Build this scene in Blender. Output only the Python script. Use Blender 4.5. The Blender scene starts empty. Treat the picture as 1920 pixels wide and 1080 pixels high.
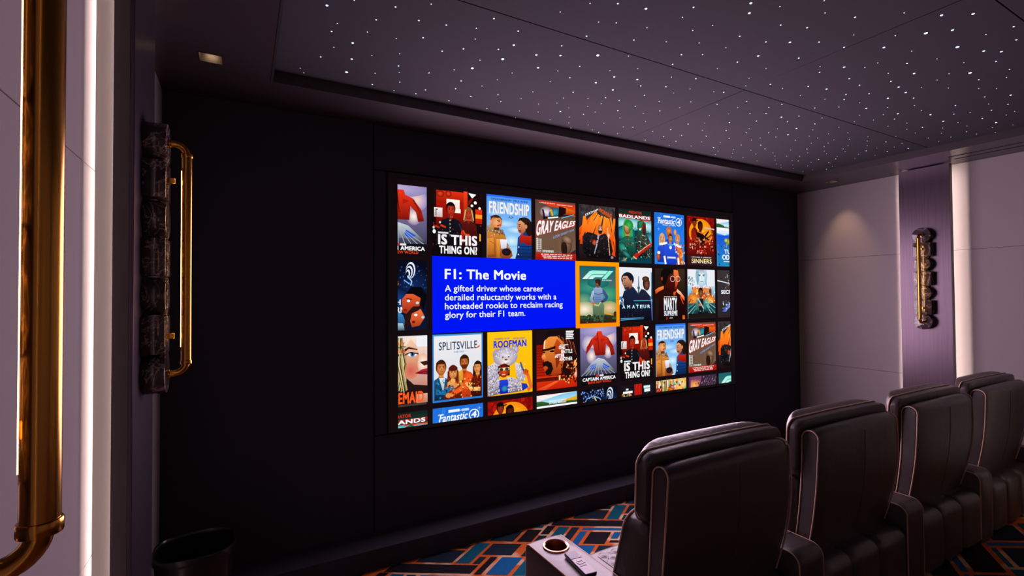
import bpy, bmesh, math, random
from mathutils import Vector, Matrix
from mathutils.geometry import tessellate_polygon

C = bpy.context.scene
COL = C.collection
random.seed(7)

# ------------------------------------------------------------------ camera
cam_d = bpy.data.cameras.new('camera')
cam = bpy.data.objects.new('camera', cam_d)
COL.objects.link(cam)
C.camera = cam
YAW, PITCH, ROLL, FPX = 0.5075, 0.0179, -0.0067, 909.07
cam_d.sensor_width = 36.0
cam_d.lens = 36.0 * FPX / 1920.0
cam_d.clip_start = 0.02
cam.location = (0.0, 0.0, 1.409)
F_ = Vector((math.sin(YAW) * math.cos(PITCH), math.cos(YAW) * math.cos(PITCH), math.sin(PITCH)))
R_ = Vector((math.cos(YAW), -math.sin(YAW), 0))
U_ = R_.cross(F_)
R2 = R_ * math.cos(ROLL) + U_ * math.sin(ROLL)
U2 = U_ * math.cos(ROLL) - R_ * math.sin(ROLL)
cam.matrix_world = Matrix(((R2.x, U2.x, -F_.x, 0), (R2.y, U2.y, -F_.y, 0), (R2.z, U2.z, -F_.z, 1.409), (0, 0, 0, 1)))

# ------------------------------------------------------------------ world and exposure
W = bpy.data.worlds.new('world')
C.world = W
W.use_nodes = True
W.node_tree.nodes['Background'].inputs[0].default_value = (0.02, 0.016, 0.02, 1)
W.node_tree.nodes['Background'].inputs[1].default_value = 0.2
C.view_settings.view_transform = 'Standard'
C.view_settings.look = 'None'
C.view_settings.exposure = 0.0
C.view_settings.gamma = 1.0
C.view_settings.use_curve_mapping = False

def light(name, kind, loc, rot, energy, color, **kw):
    d = bpy.data.lights.new(name, kind)
    d.energy = energy
    d.color = color
    for k, v in kw.items():
        setattr(d, k, v)
    o = bpy.data.objects.new(name, d)
    COL.objects.link(o)
    o.location = loc
    o.rotation_euler = rot
    return o

PI = math.pi
# the light the projected picture throws into the room
light('screen_light', 'AREA', (2.228, 2.70, 1.38), (PI / 2, 0, PI), 78.0, (1.0, 0.72, 0.92), shape='RECTANGLE', size=2.85, size_y=1.4, spread=PI)

# ------------------------------------------------------------------ tagging helpers
def tag(o, label=None, cat=None, group=None, kind=None):
    if label: o['label'] = label
    if cat: o['category'] = cat
    if group: o['group'] = group
    if kind: o['kind'] = kind
    return o

def empty(name, loc, label=None, cat=None, group=None, rz=0.0):
    o = bpy.data.objects.new(name, None)
    COL.objects.link(o)
    o.location = loc
    o.rotation_euler = (0, 0, rz)
    o.empty_display_size = 0.1
    return tag(o, label, cat, group)

def copy_tree(o, parent=None):
    c = o.copy()
    COL.objects.link(c)
    if parent is not None:
        c.parent = parent
    for ch in list(o.children):
        copy_tree(ch, c)
    return c

def lin(c):
    return c / 12.92 if c <= 0.04045 else ((c + 0.055) / 1.055) ** 2.4

def hexc(h):
    h = h.lstrip('#')
    if len(h) == 3: h = ''.join(x + x for x in h)
    return tuple(lin(int(h[i:i + 2], 16) / 255) for i in (0, 2, 4))

# ------------------------------------------------------------------ materials
def mat(name, color, rough=0.5, metal=0.0, spec=0.5, emit=None, estr=0.0, coat=0.0, sheen=0.0):
    m = bpy.data.materials.new(name)
    m.use_nodes = True
    b = m.node_tree.nodes['Principled BSDF']
    b.inputs['Base Color'].default_value = (*color, 1)
    b.inputs['Roughness'].default_value = rough
    b.inputs['Metallic'].default_value = metal
    b.inputs['Specular IOR Level'].default_value = spec
    b.inputs['Coat Weight'].default_value = coat
    b.inputs['Sheen Weight'].default_value = sheen
    if emit:
        b.inputs['Emission Color'].default_value = (*emit, 1)
        b.inputs['Emission Strength'].default_value = estr
    return m

def nodes(m):
    nt = m.node_tree
    return nt, nt.nodes, nt.links, nt.nodes['Principled BSDF']

def coords(m, scale=(1, 1, 1), rot=(0, 0, 0)):
    nt, N, L, b = nodes(m)
    tc = N.new('ShaderNodeTexCoord')
    mp = N.new('ShaderNodeMapping')
    mp.inputs['Scale'].default_value = scale
    mp.inputs['Rotation'].default_value = rot
    L.new(tc.outputs['Object'], mp.inputs['Vector'])
    return mp.outputs['Vector']

def noise(m, vec, scale, detail=3.0, dist=0.0, rough=0.5):
    nt, N, L, b = nodes(m)
    n = N.new('ShaderNodeTexNoise')
    n.inputs['Scale'].default_value = scale
    n.inputs['Detail'].default_value = detail
    n.inputs['Distortion'].default_value = dist
    n.inputs['Roughness'].default_value = rough
    L.new(vec, n.inputs['Vector'])
    return n.outputs['Fac']

def ramp(m, fac, stops):
    nt, N, L, b = nodes(m)
    r = N.new('ShaderNodeValToRGB')
    e = r.color_ramp.elements
    while len(e) < len(stops): e.new(0.5)
    for el, (p, c) in zip(e, stops):
        el.position = p
        el.color = (*c, 1)
    L.new(fac, r.inputs['Fac'])
    return r.outputs['Color']

def bump(m, heights, strength=0.3, dist=0.005):
    nt, N, L, b = nodes(m)
    prev = None
    for h, s, d in heights:
        bp = N.new('ShaderNodeBump')
        bp.inputs['Strength'].default_value = s
        bp.inputs['Distance'].default_value = d
        L.new(h, bp.inputs['Height'])
        if prev is not None: L.new(prev, bp.inputs['Normal'])
        prev = bp.outputs['Normal']
    L.new(prev, b.inputs['Normal'])

def fabric(name, color, var=0.12, scale=900, rough=0.95):
    m = mat(name, color, rough, spec=0.15)
    nt, N, L, b = nodes(m)
    v = coords(m)
    f = noise(m, v, scale, 2.0)
    c = ramp(m, f, [(0.3, tuple(x * (1 - var) for x in color)), (0.7, tuple(x * (1 + var) for x in color))])
    L.new(c, b.inputs['Base Color'])
    bump(m, [(f, 0.25, 0.001)])
    return m

M = {}
M['panel'] = fabric('mauve_fabric', (0.305, 0.275, 0.278))
M['black_fabric'] = fabric('black_fabric', (0.036, 0.034, 0.046))
M['star_fabric'] = fabric('charcoal_ceiling_fabric', (0.048, 0.043, 0.052), 0.18, 700)
M['soffit'] = mat('plum_satin_paint', (0.042, 0.030, 0.034), 0.33, spec=0.9)
M['column'] = mat('plum_brushed_laminate', (0.165, 0.115, 0.150), 0.30, metal=0.75, spec=0.5)
nt, N, L, b = nodes(M['column'])
f = noise(M['column'], coords(M['column'], (60, 60, 1.2)), 2.0, 4.0)
L.new(ramp(M['column'], f, [(0.3, (0.078, 0.056, 0.074)), (0.7, (0.098, 0.070, 0.092))]), b.inputs['Base Color'])
bump(M['column'], [(f, 0.06, 0.002)])
M['rim'] = mat('plum_board_edge', (0.10, 0.078, 0.09), 0.55)
M['acrylic'] = mat('frosted_acrylic', (0.12, 0.108, 0.108), 0.35, spec=0.5)
M['led'] = mat('warm_white_led', (0.8, 0.8, 0.8), 0.5, emit=(1.0, 0.84, 0.78), estr=6.0)
M['led'].cycles.emission_sampling = 'NONE'
M['leather'] = mat('dark_brown_leather', (0.045, 0.030, 0.028), 0.40, spec=0.9)
nt, N, L, b = nodes(M['leather'])
v = coords(M['leather'])
f1 = noise(M['leather'], v, 420, 2.0)
f2 = noise(M['leather'], coords(M['leather'], (1, 1, 0.55)), 26, 3.0, 0.8)
f3 = noise(M['leather'], v, 6, 2.0, 0.4)
L.new(ramp(M['leather'], f3, [(0.3, (0.042, 0.031, 0.029)), (0.7, (0.058, 0.042, 0.039))]), b.inputs['Base Color'])
bump(M['leather'], [(f1, 0.10, 0.001), (f2, 0.14, 0.006), (f3, 0.22, 0.02)])
M['leather_wrinkle'] = mat('dark_brown_gathered_leather', (0.046, 0.031, 0.030), 0.40, spec=0.8)
nt, N, L, b = nodes(M['leather_wrinkle'])
g1 = noise(M['leather_wrinkle'], coords(M['leather_wrinkle'], (1.0, 1.0, 0.22)), 30, 1.5, 0.6)
g2 = noise(M['leather_wrinkle'], coords(M['leather_wrinkle']), 420, 2.0)
bump(M['leather_wrinkle'], [(g2, 0.10, 0.001), (g1, 0.30, 0.008)])
M['piping'] = mat('tan_piping', (0.60, 0.39, 0.29), 0.5)
M['thread'] = mat('pale_stitching', (0.30, 0.20, 0.19), 0.6)
M['brass'] = mat('polished_brass', (0.62, 0.29, 0.05), 0.20, metal=1.0)
M['tube_glow'] = mat('warm_tube_diffuser', (0.9, 0.7, 0.4), 0.4, emit=(1.0, 0.58, 0.20), estr=14.0)
M['copper'] = mat('copper_ring', (0.55, 0.26, 0.16), 0.22, metal=1.0)
M['black_metal'] = mat('black_metal', (0.02, 0.016, 0.016), 0.35, metal=0.5)
M['black_plastic'] = mat('black_plastic', (0.012, 0.010, 0.013), 0.38)
M['bin'] = mat('black_bin_lacquer', (0.006, 0.005, 0.006), 0.24)
M['remote'] = mat('plum_grey_remote', (0.16, 0.11, 0.15), 0.3, spec=0.6)
M['remote_edge'] = mat('dark_remote_edge', (0.03, 0.015, 0.03), 0.25)
M['glass'] = mat('black_display_glass', (0.006, 0.006, 0.008), 0.08, spec=0.35)
M['screen_black'] = mat('grey_screen_cloth', (0.060, 0.046, 0.054), 0.7, spec=0.3)
M['frame_velvet'] = mat('plum_black_frame', (0.030, 0.021, 0.026), 0.6)
M['warm_lamp'] = mat('warm_lamp_disc', (0.9, 0.8, 0.6), 0.5, emit=(1.0, 0.72, 0.45), estr=12.0)
M['housing'] = mat('bronze_downlight_housing', (0.06, 0.04, 0.032), 0.4, metal=0.3)
M['slot'] = mat('black_vent_slot', (0.008, 0.006, 0.007), 0.7)
M['star'] = mat('white_star_point', (0.9, 0.9, 0.9), 0.5, emit=(0.56, 0.86, 1.0), estr=1.7)
M['star'].cycles.emission_sampling = 'NONE'
# marble
def marble(name, dark, vein):
    m = mat(name, dark, 0.07, spec=0.6)
    nt, N, L, b = nodes(m)
    n = noise(m, coords(m), 7, 5.0, 1.6, 0.6)
    L.new(ramp(m, n, [(0.0, dark), (0.49, dark), (0.505, vein), (0.52, tuple(x * 1.5 for x in dark)), (0.60, dark), (0.645, tuple(x * 0.4 for x in vein)), (0.66, dark)]), b.inputs['Base Color'])
    return m
M['marble'] = marble('dark_veined_marble', (0.055, 0.040, 0.042), (0.50, 0.40, 0.38))

# picture material: the lit pixels of the projected picture
def picture_material():
    m = bpy.data.materials.new('projected_picture')
    m.use_nodes = True
    nt = m.node_tree
    nt.nodes.clear()
    a = nt.nodes.new('ShaderNodeAttribute'); a.attribute_name = 'pixel'
    e = nt.nodes.new('ShaderNodeEmission'); e.inputs['Strength'].default_value = 1.05
    o = nt.nodes.new('ShaderNodeOutputMaterial')
    nt.links.new(a.outputs['Color'], e.inputs['Color'])
    nt.links.new(e.outputs[0], o.inputs[0])
    return m
M['picture'] = picture_material()

# carpet
def carpet_material():
    m = mat('patterned_carpet', (0.02, 0.03, 0.04), 0.95, spec=0.1)
    nt, N, L, b = nodes(m)
    a = N.new('ShaderNodeAttribute'); a.attribute_name = 'pile'
    v = coords(m)
    fine = noise(m, v, 260, 3.0)
    blot = noise(m, v, 24, 2.0)
    # ombre of the outline yarn, orange to cream
    om = noise(m, v, 6.0, 1.0)
    line = ramp(m, om, [(0.0, hexc('d9662a')), (0.50, hexc('cf6428')), (0.58, hexc('e2b489')), (0.68, hexc('e2b489')), (0.74, hexc('d06a30'))])
    mx = N.new('ShaderNodeMix'); mx.data_type = 'RGBA'
    L.new(a.outputs['Alpha'], mx.inputs['Factor'])
    L.new(line, mx.inputs['A']); L.new(a.outputs['Color'], mx.inputs['B'])
    var = ramp(m, fine, [(0.25, (0.50, 0.50, 0.50)), (0.75, (1.2, 1.2, 1.2))])
    mul = N.new('ShaderNodeMix'); mul.data_type = 'RGBA'; mul.blend_type = 'MULTIPLY'
    mul.inputs['Factor'].default_value = 1.0
    L.new(mx.outputs['Result'], mul.inputs['A']); L.new(var, mul.inputs['B'])
    L.new(mul.outputs['Result'], b.inputs['Base Color'])
    bump(m, [(fine, 0.6, 0.004), (blot, 0.2, 0.006)])
    return m
M['carpet'] = carpet_material()

# ------------------------------------------------------------------ mesh helpers
def finish(name, bm, m, parent=None, smooth=True, angle=40, loc=None):
    me = bpy.data.meshes.new(name)
    bmesh.ops.recalc_face_normals(bm, faces=bm.faces)
    bm.to_mesh(me)
    bm.free()
    if isinstance(m, (list, tuple)):
        for x in m: me.materials.append(x)
    else:
        me.materials.append(m)
    if smooth:
        me.shade_smooth()
        me.set_sharp_from_angle(angle=math.radians(angle))
    o = bpy.data.objects.new(name, me)
    COL.objects.link(o)
    if parent is not None: o.parent = parent
    if loc: o.location = loc
    return o

def box(bm, x0, x1, y0, y1, z0, z1, bevel=0.0, seg=2, mi=0):
    r = bmesh.ops.create_cube(bm, size=1.0)
    vs = r['verts']
    for v in vs:
        v.co.x = x0 + (v.co.x + 0.5) * (x1 - x0)
        v.co.y = y0 + (v.co.y + 0.5) * (y1 - y0)
        v.co.z = z0 + (v.co.z + 0.5) * (z1 - z0)
    fs = {f for v in vs for f in v.link_faces}
    for f in fs: f.material_index = mi
    if bevel > 0:
        es = {e for v in vs for e in v.link_edges}
        bmesh.ops.bevel(bm, geom=list(es), offset=bevel, segments=seg, affect='EDGES', profile=0.5)

def tube(bm, pts, r, n=10, closed=False, mi=0, cap=True):
    P = [Vector(p) for p in pts]
    m = len(P)
    rings = []
    up = None
    for i, p in enumerate(P):
        if closed:
            t = (P[(i + 1) % m] - P[i - 1]).normalized()
        else:
            t = (P[min(i + 1, m - 1)] - P[max(i - 1, 0)]).normalized()
        if up is None:
            up = t.orthogonal().normalized()
        up = (up - t * up.dot(t)).normalized()
        s = t.cross(up)
        rr = r[i] if isinstance(r, (list, tuple)) else r
        rings.append([bm.verts.new(p + (up * math.cos(2 * PI * k / n) + s * math.sin(2 * PI * k / n)) * rr) for k in range(n)])
    rng = range(m) if closed else range(m - 1)
    for i in rng:
        a, c = rings[i], rings[(i + 1) % m]
        if closed and i == m - 1:
            # best rotation match for the closing ring
            best = min(range(n), key=lambda s_: (c[s_].co - a[0].co).length)
            c = c[best:] + c[:best]
        for k in range(n):
            f = bm.faces.new((a[k], a[(k + 1) % n], c[(k + 1) % n], c[k]))
            f.material_index = mi
    if cap and not closed:
        bm.faces.new(rings[0][::-1]).material_index = mi
        bm.faces.new(rings[-1]).material_index = mi

def cyl(bm, c, axis, r, h, n=32, bevel=0.0, mi=0):
    """cylinder from point c along unit axis for length h"""
    c = Vector(c); ax = Vector(axis).normalized()
    prof = [(0, r)] if not bevel else [(0, r - bevel), (bevel * 0.3, r - bevel * 0.3), (bevel, r)]
    prof2 = [(h - a, q) for a, q in reversed(prof)]
    pr = prof + prof2
    u = ax.orthogonal().normalized(); w = ax.cross(u)
    rings = [[bm.verts.new(c + ax * a + (u * math.cos(2 * PI * k / n) + w * math.sin(2 * PI * k / n)) * q) for k in range(n)] for a, q in pr]
    for a, d in zip(rings, rings[1:]):
        for k in range(n):
            bm.faces.new((a[k], a[(k + 1) % n], d[(k + 1) % n], d[k])).material_index = mi
    bm.faces.new(rings[0][::-1]).material_index = mi
    bm.faces.new(rings[-1]).material_index = mi

def rrect(a, b_, r, n=6, m=8):
    """closed outline of a rounded rectangle, half sizes a,b"""
    r = max(min(r, a - 1e-4, b_ - 1e-4), 1e-4)
    pts = []
    cor = [(a - r, b_ - r, 0), (-a + r, b_ - r, PI / 2), (-a + r, -b_ + r, PI), (a - r, -b_ + r, 1.5 * PI)]
    for i, (cx, cz, t0) in enumerate(cor):
        arc = [(cx + r * math.cos(t0 + PI / 2 * k / n), cz + r * math.sin(t0 + PI / 2 * k / n)) for k in range(n + 1)]
        pts += arc
        nx = cor[(i + 1) % 4]
        e = (nx[0] + r * math.cos(nx[2]), nx[1] + r * math.sin(nx[2]))
        s = arc[-1]
        pts += [(s[0] + (e[0] - s[0]) * k / m, s[1] + (e[1] - s[1]) * k / m) for k in range(1, m)]
    return pts

def dome_block(bm, cx, cz, a, b_, r, rings, warp=None, n=6, m=8):
    """rounded-rectangle outline in XZ swept through (y, inset) rings; both ends capped"""
    R = []
    for ring in rings:
        y, d = ring[0], ring[1]
        dz = ring[2] if len(ring) > 2 else d
        pts = rrect(a - d, b_ - dz, max(r - min(d, dz) * 0.3, 0.006), n, m)
        row = []
        for x, z in pts:
            p = Vector((cx + x, y, cz + z))
            if warp: p = Vector(warp(p.x, p.y, p.z))
            row.append(bm.verts.new(p))
        R.append(row)
    k = len(R[0])
    for A, B in zip(R, R[1:]):
        for i in range(k):
            bm.faces.new((A[i], A[(i + 1) % k], B[(i + 1) % k], B[i]))
    bm.faces.new(R[0][::-1])
    bm.faces.new(R[-1])

def offset_profile(prof, d):
    n = len(prof)
    area = sum(prof[i][0] * prof[(i + 1) % n][1] - prof[(i + 1) % n][0] * prof[i][1] for i in range(n))
    sg = 1 if area > 0 else -1
    out = []
    for i in range(n):
        p0, p1, p2 = prof[i - 1], prof[i], prof[(i + 1) % n]
        e1 = Vector((p1[0] - p0[0], p1[1] - p0[1])); e2 = Vector((p2[0] - p1[0], p2[1] - p1[1]))
        n1 = Vector((-e1.y, e1.x)).normalized() * sg; n2 = Vector((-e2.y, e2.x)).normalized() * sg
        nn = (n1 + n2)
        nn = nn.normalized() if nn.length > 1e-6 else n1
        k = max(0.35, nn.dot(n1))
        out.append((p1[0] + nn.x * d / k, p1[1] + nn.y * d / k))
    return out

def loft_x(bm, prof, stations, warp=None):
    """YZ profile (closed) lofted through (x, inset) stations; ends capped"""
    R = []
    for x, d in stations:
        q = offset_profile(prof, d) if abs(d) > 1e-9 else prof
        row = []
        for y, z in q:
            p = (x, y, z)
            if warp: p = warp(*p)
            row.append(bm.verts.new(p))
        R.append(row)
    k = len(prof)
    for A, B in zip(R, R[1:]):
        for i in range(k):
            bm.faces.new((A[i], A[(i + 1) % k], B[(i + 1) % k], B[i]))
    bm.faces.new(R[0][::-1])
    bm.faces.new(R[-1])

def arc(cx, cy, r, a0, a1, n=6):
    return [(cx + r * math.cos(math.radians(a0 + (a1 - a0) * k / n)), cy + r * math.sin(math.radians(a0 + (a1 - a0) * k / n))) for k in range(n + 1)]

# ================================================================== the room
XL, XR, YF, YB, ZS, ZT = -0.33, 4.70, 2.75, -2.80, 2.388, 2.438
TX0, TX1, TY0, TY1 = 0.118, 4.216, -1.90, 2.42
ZJ = (0.0, 0.765, 1.737, ZS)

def structure(name, bm, m, **k):
    return tag(finish(name, bm, m, **k), kind='structure')

# ---- floor: carpet cells in a skewed lattice, outlined in orange and cream yarn
D1, D2 = Vector((0.824, 0.567)), Vector((0.850, -0.527))
DARK, NAVY, TEAL, BLUE = hexc('1c1820'), hexc('1d2a38'), hexc('0f5a70'), hexc('145f96')
def ab(a, b_):
    return D1 * a + D2 * b_
def carpet():
    verts, faces, cols = [], [], []
    def quad(pts, z, col):
        i = len(verts)
        verts.extend([(p[0], p[1], z) for p in pts])
        faces.append(tuple(range(i, i + len(pts))))
        cols.append(col)
    def cell(a0, a1, b0, b1, col, z=0.0012):
        e = 0.0016
        a0, a1, b0, b1 = a0 - e, a1 + e, b0 - e, b1 + e
        quad([ab(a0, b0), ab(a1, b0), ab(a1, b1), ab(a0, b1)], z, (*col, 1.0))
    quad([(XL - .06, YB), (XR + .06, YB), (XR + .06, YF), (XL - .06, YF)], 0.0, (0, 0, 0, 0))
    rnd = random.Random(3)
    g = 0.012
    keep = [(2.58, 3.66, -1.92, -0.66), (2.40, 3.46, 0.84, 1.62)]
    def clear(a0, a1, b0, b1):
        return all(a1 < k[0] or a0 > k[1] or b1 < k[2] or b0 > k[3] for k in keep)
    def inside(a0, a1, b0, b1):
        for a, b_ in ((a0, b0), (a1, b0), (a1, b1), (a0, b1)):
            p = ab(a, b_)
            if not (XL - .05 < p.x < XR + .05 and YB < p.y < YF): return False
        return True
    def split(a0, a1, b0, b1, depth):
        w, h = a1 - a0, b1 - b0
        if depth == 0 or (max(w, h) < 0.16) or (depth < 3 and rnd.random() < 0.22):
            if inside(a0, a1, b0, b1) and clear(a0, a1, b0, b1):
                cell(a0 + g, a1 - g, b0 + g, b1 - g, rnd.choice([DARK, DARK, NAVY, NAVY, NAVY, TEAL, BLUE]), 0.0006)
            return
        t = rnd.choice([0.26, 0.38, 0.5, 0.62, 0.74])
        if w > h * rnd.uniform(0.7, 1.4):
            split(a0, a0 + w * t, b0, b1, depth - 1); split(a0 + w * t, a1, b0, b1, depth - 1)
        else:
            split(a0, a1, b0, b0 + h * t, depth - 1); split(a0, a1, b0 + h * t, b1, depth - 1)
    na = 0.39
    for i in range(-12, 18):
        for j in range(-12, 14):
            split(i * na, i * na + na, j * na, j * na + na, 4)
    # the repeat in front of the seats
    T = [(3.293, 3.376, -1.235, -0.793, DARK), (3.400, 3.535, -1.135, -0.946, NAVY), (3.558, 3.600, -1.20, -0.946, NAVY),
         (3.398, 3.623, -0.924, -0.852, TEAL), (3.392, 3.466, -0.829, -0.795, NAVY), (3.494, 3.622, -0.830, -0.672, NAVY),
         (3.288, 3.467, -0.769, -0.736, DARK), (3.170, 3.284, -1.250, -1.206, DARK), (3.030, 3.271, -1.179, -1.117, TEAL),
         (3.020, 3.268, -1.097, -1.054, NAVY), (3.238, 3.266, -1.028, -0.788, BLUE), (3.010, 3.215, -1.030, -0.992, BLUE),
         (3.060, 3.209, -0.966, -0.848, DARK), (3.130, 3.210, -0.827, -0.790, BLUE), (3.134, 3.260, -0.766, -0.682, NAVY),
         (3.080, 3.104, -0.823, -0.690, DARK), (3.288, 3.467, -0.708, -0.60, BLUE), (2.88, 3.036, -0.992, -0.893, BLUE), (2.90, 3.036, -0.869, -0.745, NAVY), (3.155, 3.215, -0.708, -0.60, DARK), (2.90, 3.148, -1.250, -1.206, NAVY),
         (3.655, 3.79, -0.868, -0.735, NAVY), (3.655, 3.81, -0.71, -0.63, DARK), (3.655, 3.72, -0.96, -0.89, TEAL)]
    V = (0.585, 0.637)
    for k in (0, 1):
        for a0, a1, b0, b1, c in T:
            q = (a0 - V[0] * k, a1 - V[0] * k, b0 - V[1] * k, b1 - V[1] * k)
            if k == 0 or (q[0] > 2.2 and not (q[0] < 2.70 and q[2] > -1.3)):
                P = [ab(q[0], q[2]), ab(q[1], q[2]), ab(q[1], q[3]), ab(q[0], q[3])]
                if max(p.y for p in P) < YF and min(p.x for p in P) > XL:
                    cell(*q, c)
    cell(3.255, 3.285, -1.42, -1.275, TEAL); cell(3.309, 3.37, -1.33, -1.262, TEAL); cell(2.70, 2.868, -1.21, -1.02, TEAL)
    # the part of the pattern behind the seats
    for q in [(3.120, 3.158, 1.265, 1.62, BLUE), (2.880, 3.090, 1.268, 1.292, TEAL), (2.884, 3.092, 1.322, 1.56, NAVY),
              (2.824, 3.150, 1.078, 1.232, DARK), (2.823, 3.15, 1.014, 1.048, BLUE), (2.78, 3.15, 0.86, 0.988, NAVY),
              (2.60, 2.853, 1.265, 1.42, TEAL), (3.188, 3.395, 1.322, 1.520, NAVY), (3.188, 3.395, 1.262, 1.296, BLUE),
              (3.338, 3.42, 1.556, 1.64, TEAL), (3.188, 3.312, 1.556, 1.64, NAVY), (2.60, 2.795, 1.06, 1.235, DARK), (2.62, 2.75, 0.86, 0.988, DARK), (2.62, 2.795, 1.014, 1.036, BLUE), (2.52, 2.57, 0.90, 1.20, TEAL), (2.42, 2.57, 1.23, 1.42, NAVY), (2.44, 2.49, 0.90, 1.20, NAVY)]:
        cell(*q)
    me = bpy.data.meshes.new('floor')
    me.from_pydata(verts, [], faces)
    at = me.color_attributes.new('pile', 'FLOAT_COLOR', 'CORNER')
    buf = []
    for f, c in zip(faces, cols):
        for _ in f: buf += c
    at.data.foreach_set('color', buf)
    me.materials.append(M['carpet'])
    o = bpy.data.objects.new('floor', me)
    COL.objects.link(o)
    return tag(o, kind='structure')
carpet()

# ---- side walls: three tiers of upholstered panels with fine joints
COLS_Y = (-1.81, -0.636, 0.537, 1.71)
def side_wall(name, x, s):
    bm = bmesh.new()
    box(bm, *sorted((x + s * 0.03, x + s * 0.08)), YB - .05, YF + .05, -0.02, ZT + .08)
    ys = [YB, COLS_Y[0], COLS_Y[1], COLS_Y[2], COLS_Y[3], YF]
    for a, b_ in zip(ys, ys[1:]):
        for z0, z1 in zip(ZJ, ZJ[1:]):
            box(bm, *sorted((x, x + s * 0.032)), a + .001, b_ - .001, z0 + .001, z1 - .001, 0.001, 1)
    return structure(name, bm, M['panel'])
side_wall('wall_left', XL, -1)
side_wall('wall_right', XR, 1)
bm = bmesh.new()
box(bm, XL - .08, XR + .08, YB - .06, YB, -0.02, ZT + .08)
structure('wall_back', bm, M['panel'])

# ---- screen wall in black fabric panels
bm = bmesh.new()
box(bm, XL - .08, XR + .08, YF + .03, YF + .09, -0.02, ZT + .08)
for x0, x1, z0, z1 in [(XL - .03, 0.642, 0.0, ZS), (3.738, XR + .03, 0.0, ZS), (0.646, 3.734, 2.132, ZS), (0.646, 3.734, 0.0, 0.634),
                       (0.646, 0.716, 0.637, 2.129), (3.738 - .03, 3.734, 0.637, 2.129)]:
    box(bm, x0 + .0015, x1 - .0015, YF, YF + .035, z0 + .0015, z1 - .0015, 0.002, 1)
structure('wall_front', bm, M['black_fabric'])
bm = bmesh.new()
box(bm, XL, XR, 2.556, YF, 0.0, 0.109, 0.004, 2)
structure('baseboard_front', bm, M['black_fabric'])

# ---- ceiling: plum soffit round a star panel tray
SPOTS = [(-0.115, 2.302), (4.470, 2.315), (-0.13, -1.25), (4.46, -0.20), (1.15, -2.30), (3.30, -2.30)]
SLOTS = [(4.408, 4.430), (4.512, 4.534)]
SLOT_Y = (-0.9, 1.50)
def soffit():
    hs = 0.039
    holes = [(x - hs, x + hs, y - hs, y + hs) for x, y in SPOTS] + [(a, b_, *SLOT_Y) for a, b_ in SLOTS]
    holes.append((TX0, TX1, TY0, TY1))
    xs = sorted({XL - .06, XR + .06} | {h[0] for h in holes} | {h[1] for h in holes})
    ys = sorted({YB - .05, YF + .06} | {h[2] for h in holes} | {h[3] for h in holes})
    bm = bmesh.new()
    vv = {}
    def V(x, y):
        if (x, y) not in vv: vv[(x, y)] = bm.verts.new((x, y, ZS))
        return vv[(x, y)]
    for x0, x1 in zip(xs, xs[1:]):
        for y0, y1 in zip(ys, ys[1:]):
            cx, cy = (x0 + x1) / 2, (y0 + y1) / 2
            if any(h[0] < cx < h[1] and h[2] < cy < h[3] for h in holes): continue
            bm.faces.new((V(x0, y0), V(x0, y1), V(x1, y1), V(x1, y0)))
    o = structure('ceiling', bm, M['soffit'], smooth=False)
    return o
soffit()
bm = bmesh.new()
t = 0.010
for x0, x1, y0, y1 in [(TX0 - t, TX0, TY0, TY1), (TX1, TX1 + t, TY0, TY1), (TX0 - t, TX1 + t, TY1, TY1 + t), (TX0 - t, TX1 + t, TY0 - t, TY0)]:
    box(bm, x0, x1, y0, y1, ZS - 0.0015, ZT + .06)
structure('trim_1', bm, M['soffit'], smooth=False)
bm = bmesh.new()
sx = [TX0, 2.199, TX1]
sy = [TY0, -1.157, -0.257, 0.642, 1.540, TY1]
for a, b_ in zip(sx, sx[1:]):
    for c, d in zip(sy, sy[1:]):
        box(bm, a + .0013, b_ - .0013, c + .0013, d - .0013, ZT, ZT + .03, 0.0015, 1)
box(bm, TX0 - .01, TX1 + .01, TY0 - .01, TY1 + .01, ZT + .03, ZT + .05)
structure('ceiling_star_panels', bm, M['star_fabric'])

# ---- fixtures in the soffit
def downlight(x, y, label, on=True, energy=4.0, tilt=0.0, cone=92):
    t = empty('ceiling_light', (x, y, ZS), label, 'ceiling light', 'square downlights in the soffit')
    bm = bmesh.new()
    h, d, w = 0.039, 0.045, 0.003
    box(bm, -h - w, -h, -h - w, h + w, -0.002, d); box(bm, h, h + w, -h - w, h + w, -0.002, d)
    box(bm, -h, h, -h - w, -h, -0.002, d); box(bm, -h, h, h, h + w, -0.002, d)
    box(bm, -h - w, h + w, -h - w, h + w, d, d + .004)
    finish('housing', bm, M['housing'], t, smooth=False)
    bm = bmesh.new()
    cyl(bm, (0, 0, d - 0.012), (0, 0, 1), 0.021, 0.011, 28, 0.002)
    finish('lamp', bm, M['warm_lamp'], t)
    l = light('spot', 'SPOT', (0, 0, d - 0.016), (0, -tilt, 0), energy, (1.0, 0.60, 0.37), spot_size=math.radians(cone), spot_blend=0.95, shadow_soft_size=0.018)
    l.parent = t
    return t
downlight(*SPOTS[0], 'square recessed downlight glowing above the waste bin in the front left corner', energy=0.7)
downlight(*SPOTS[1], 'small square recessed downlight in the soffit above the lit patch of pale wall', energy=14.0, tilt=math.radians(19), cone=52)
for s in SPOTS[2:]:  # out of view, added as fill light for walls and seat backs
    downlight(*s, 'unseen square downlight added as fill light in the soffit behind the recliner row', energy=26.0)
t = empty('air_vent', (4.47, 0.3, ZS), 'pair of long black slots of an air vent above the right wall', 'air vent')
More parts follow.
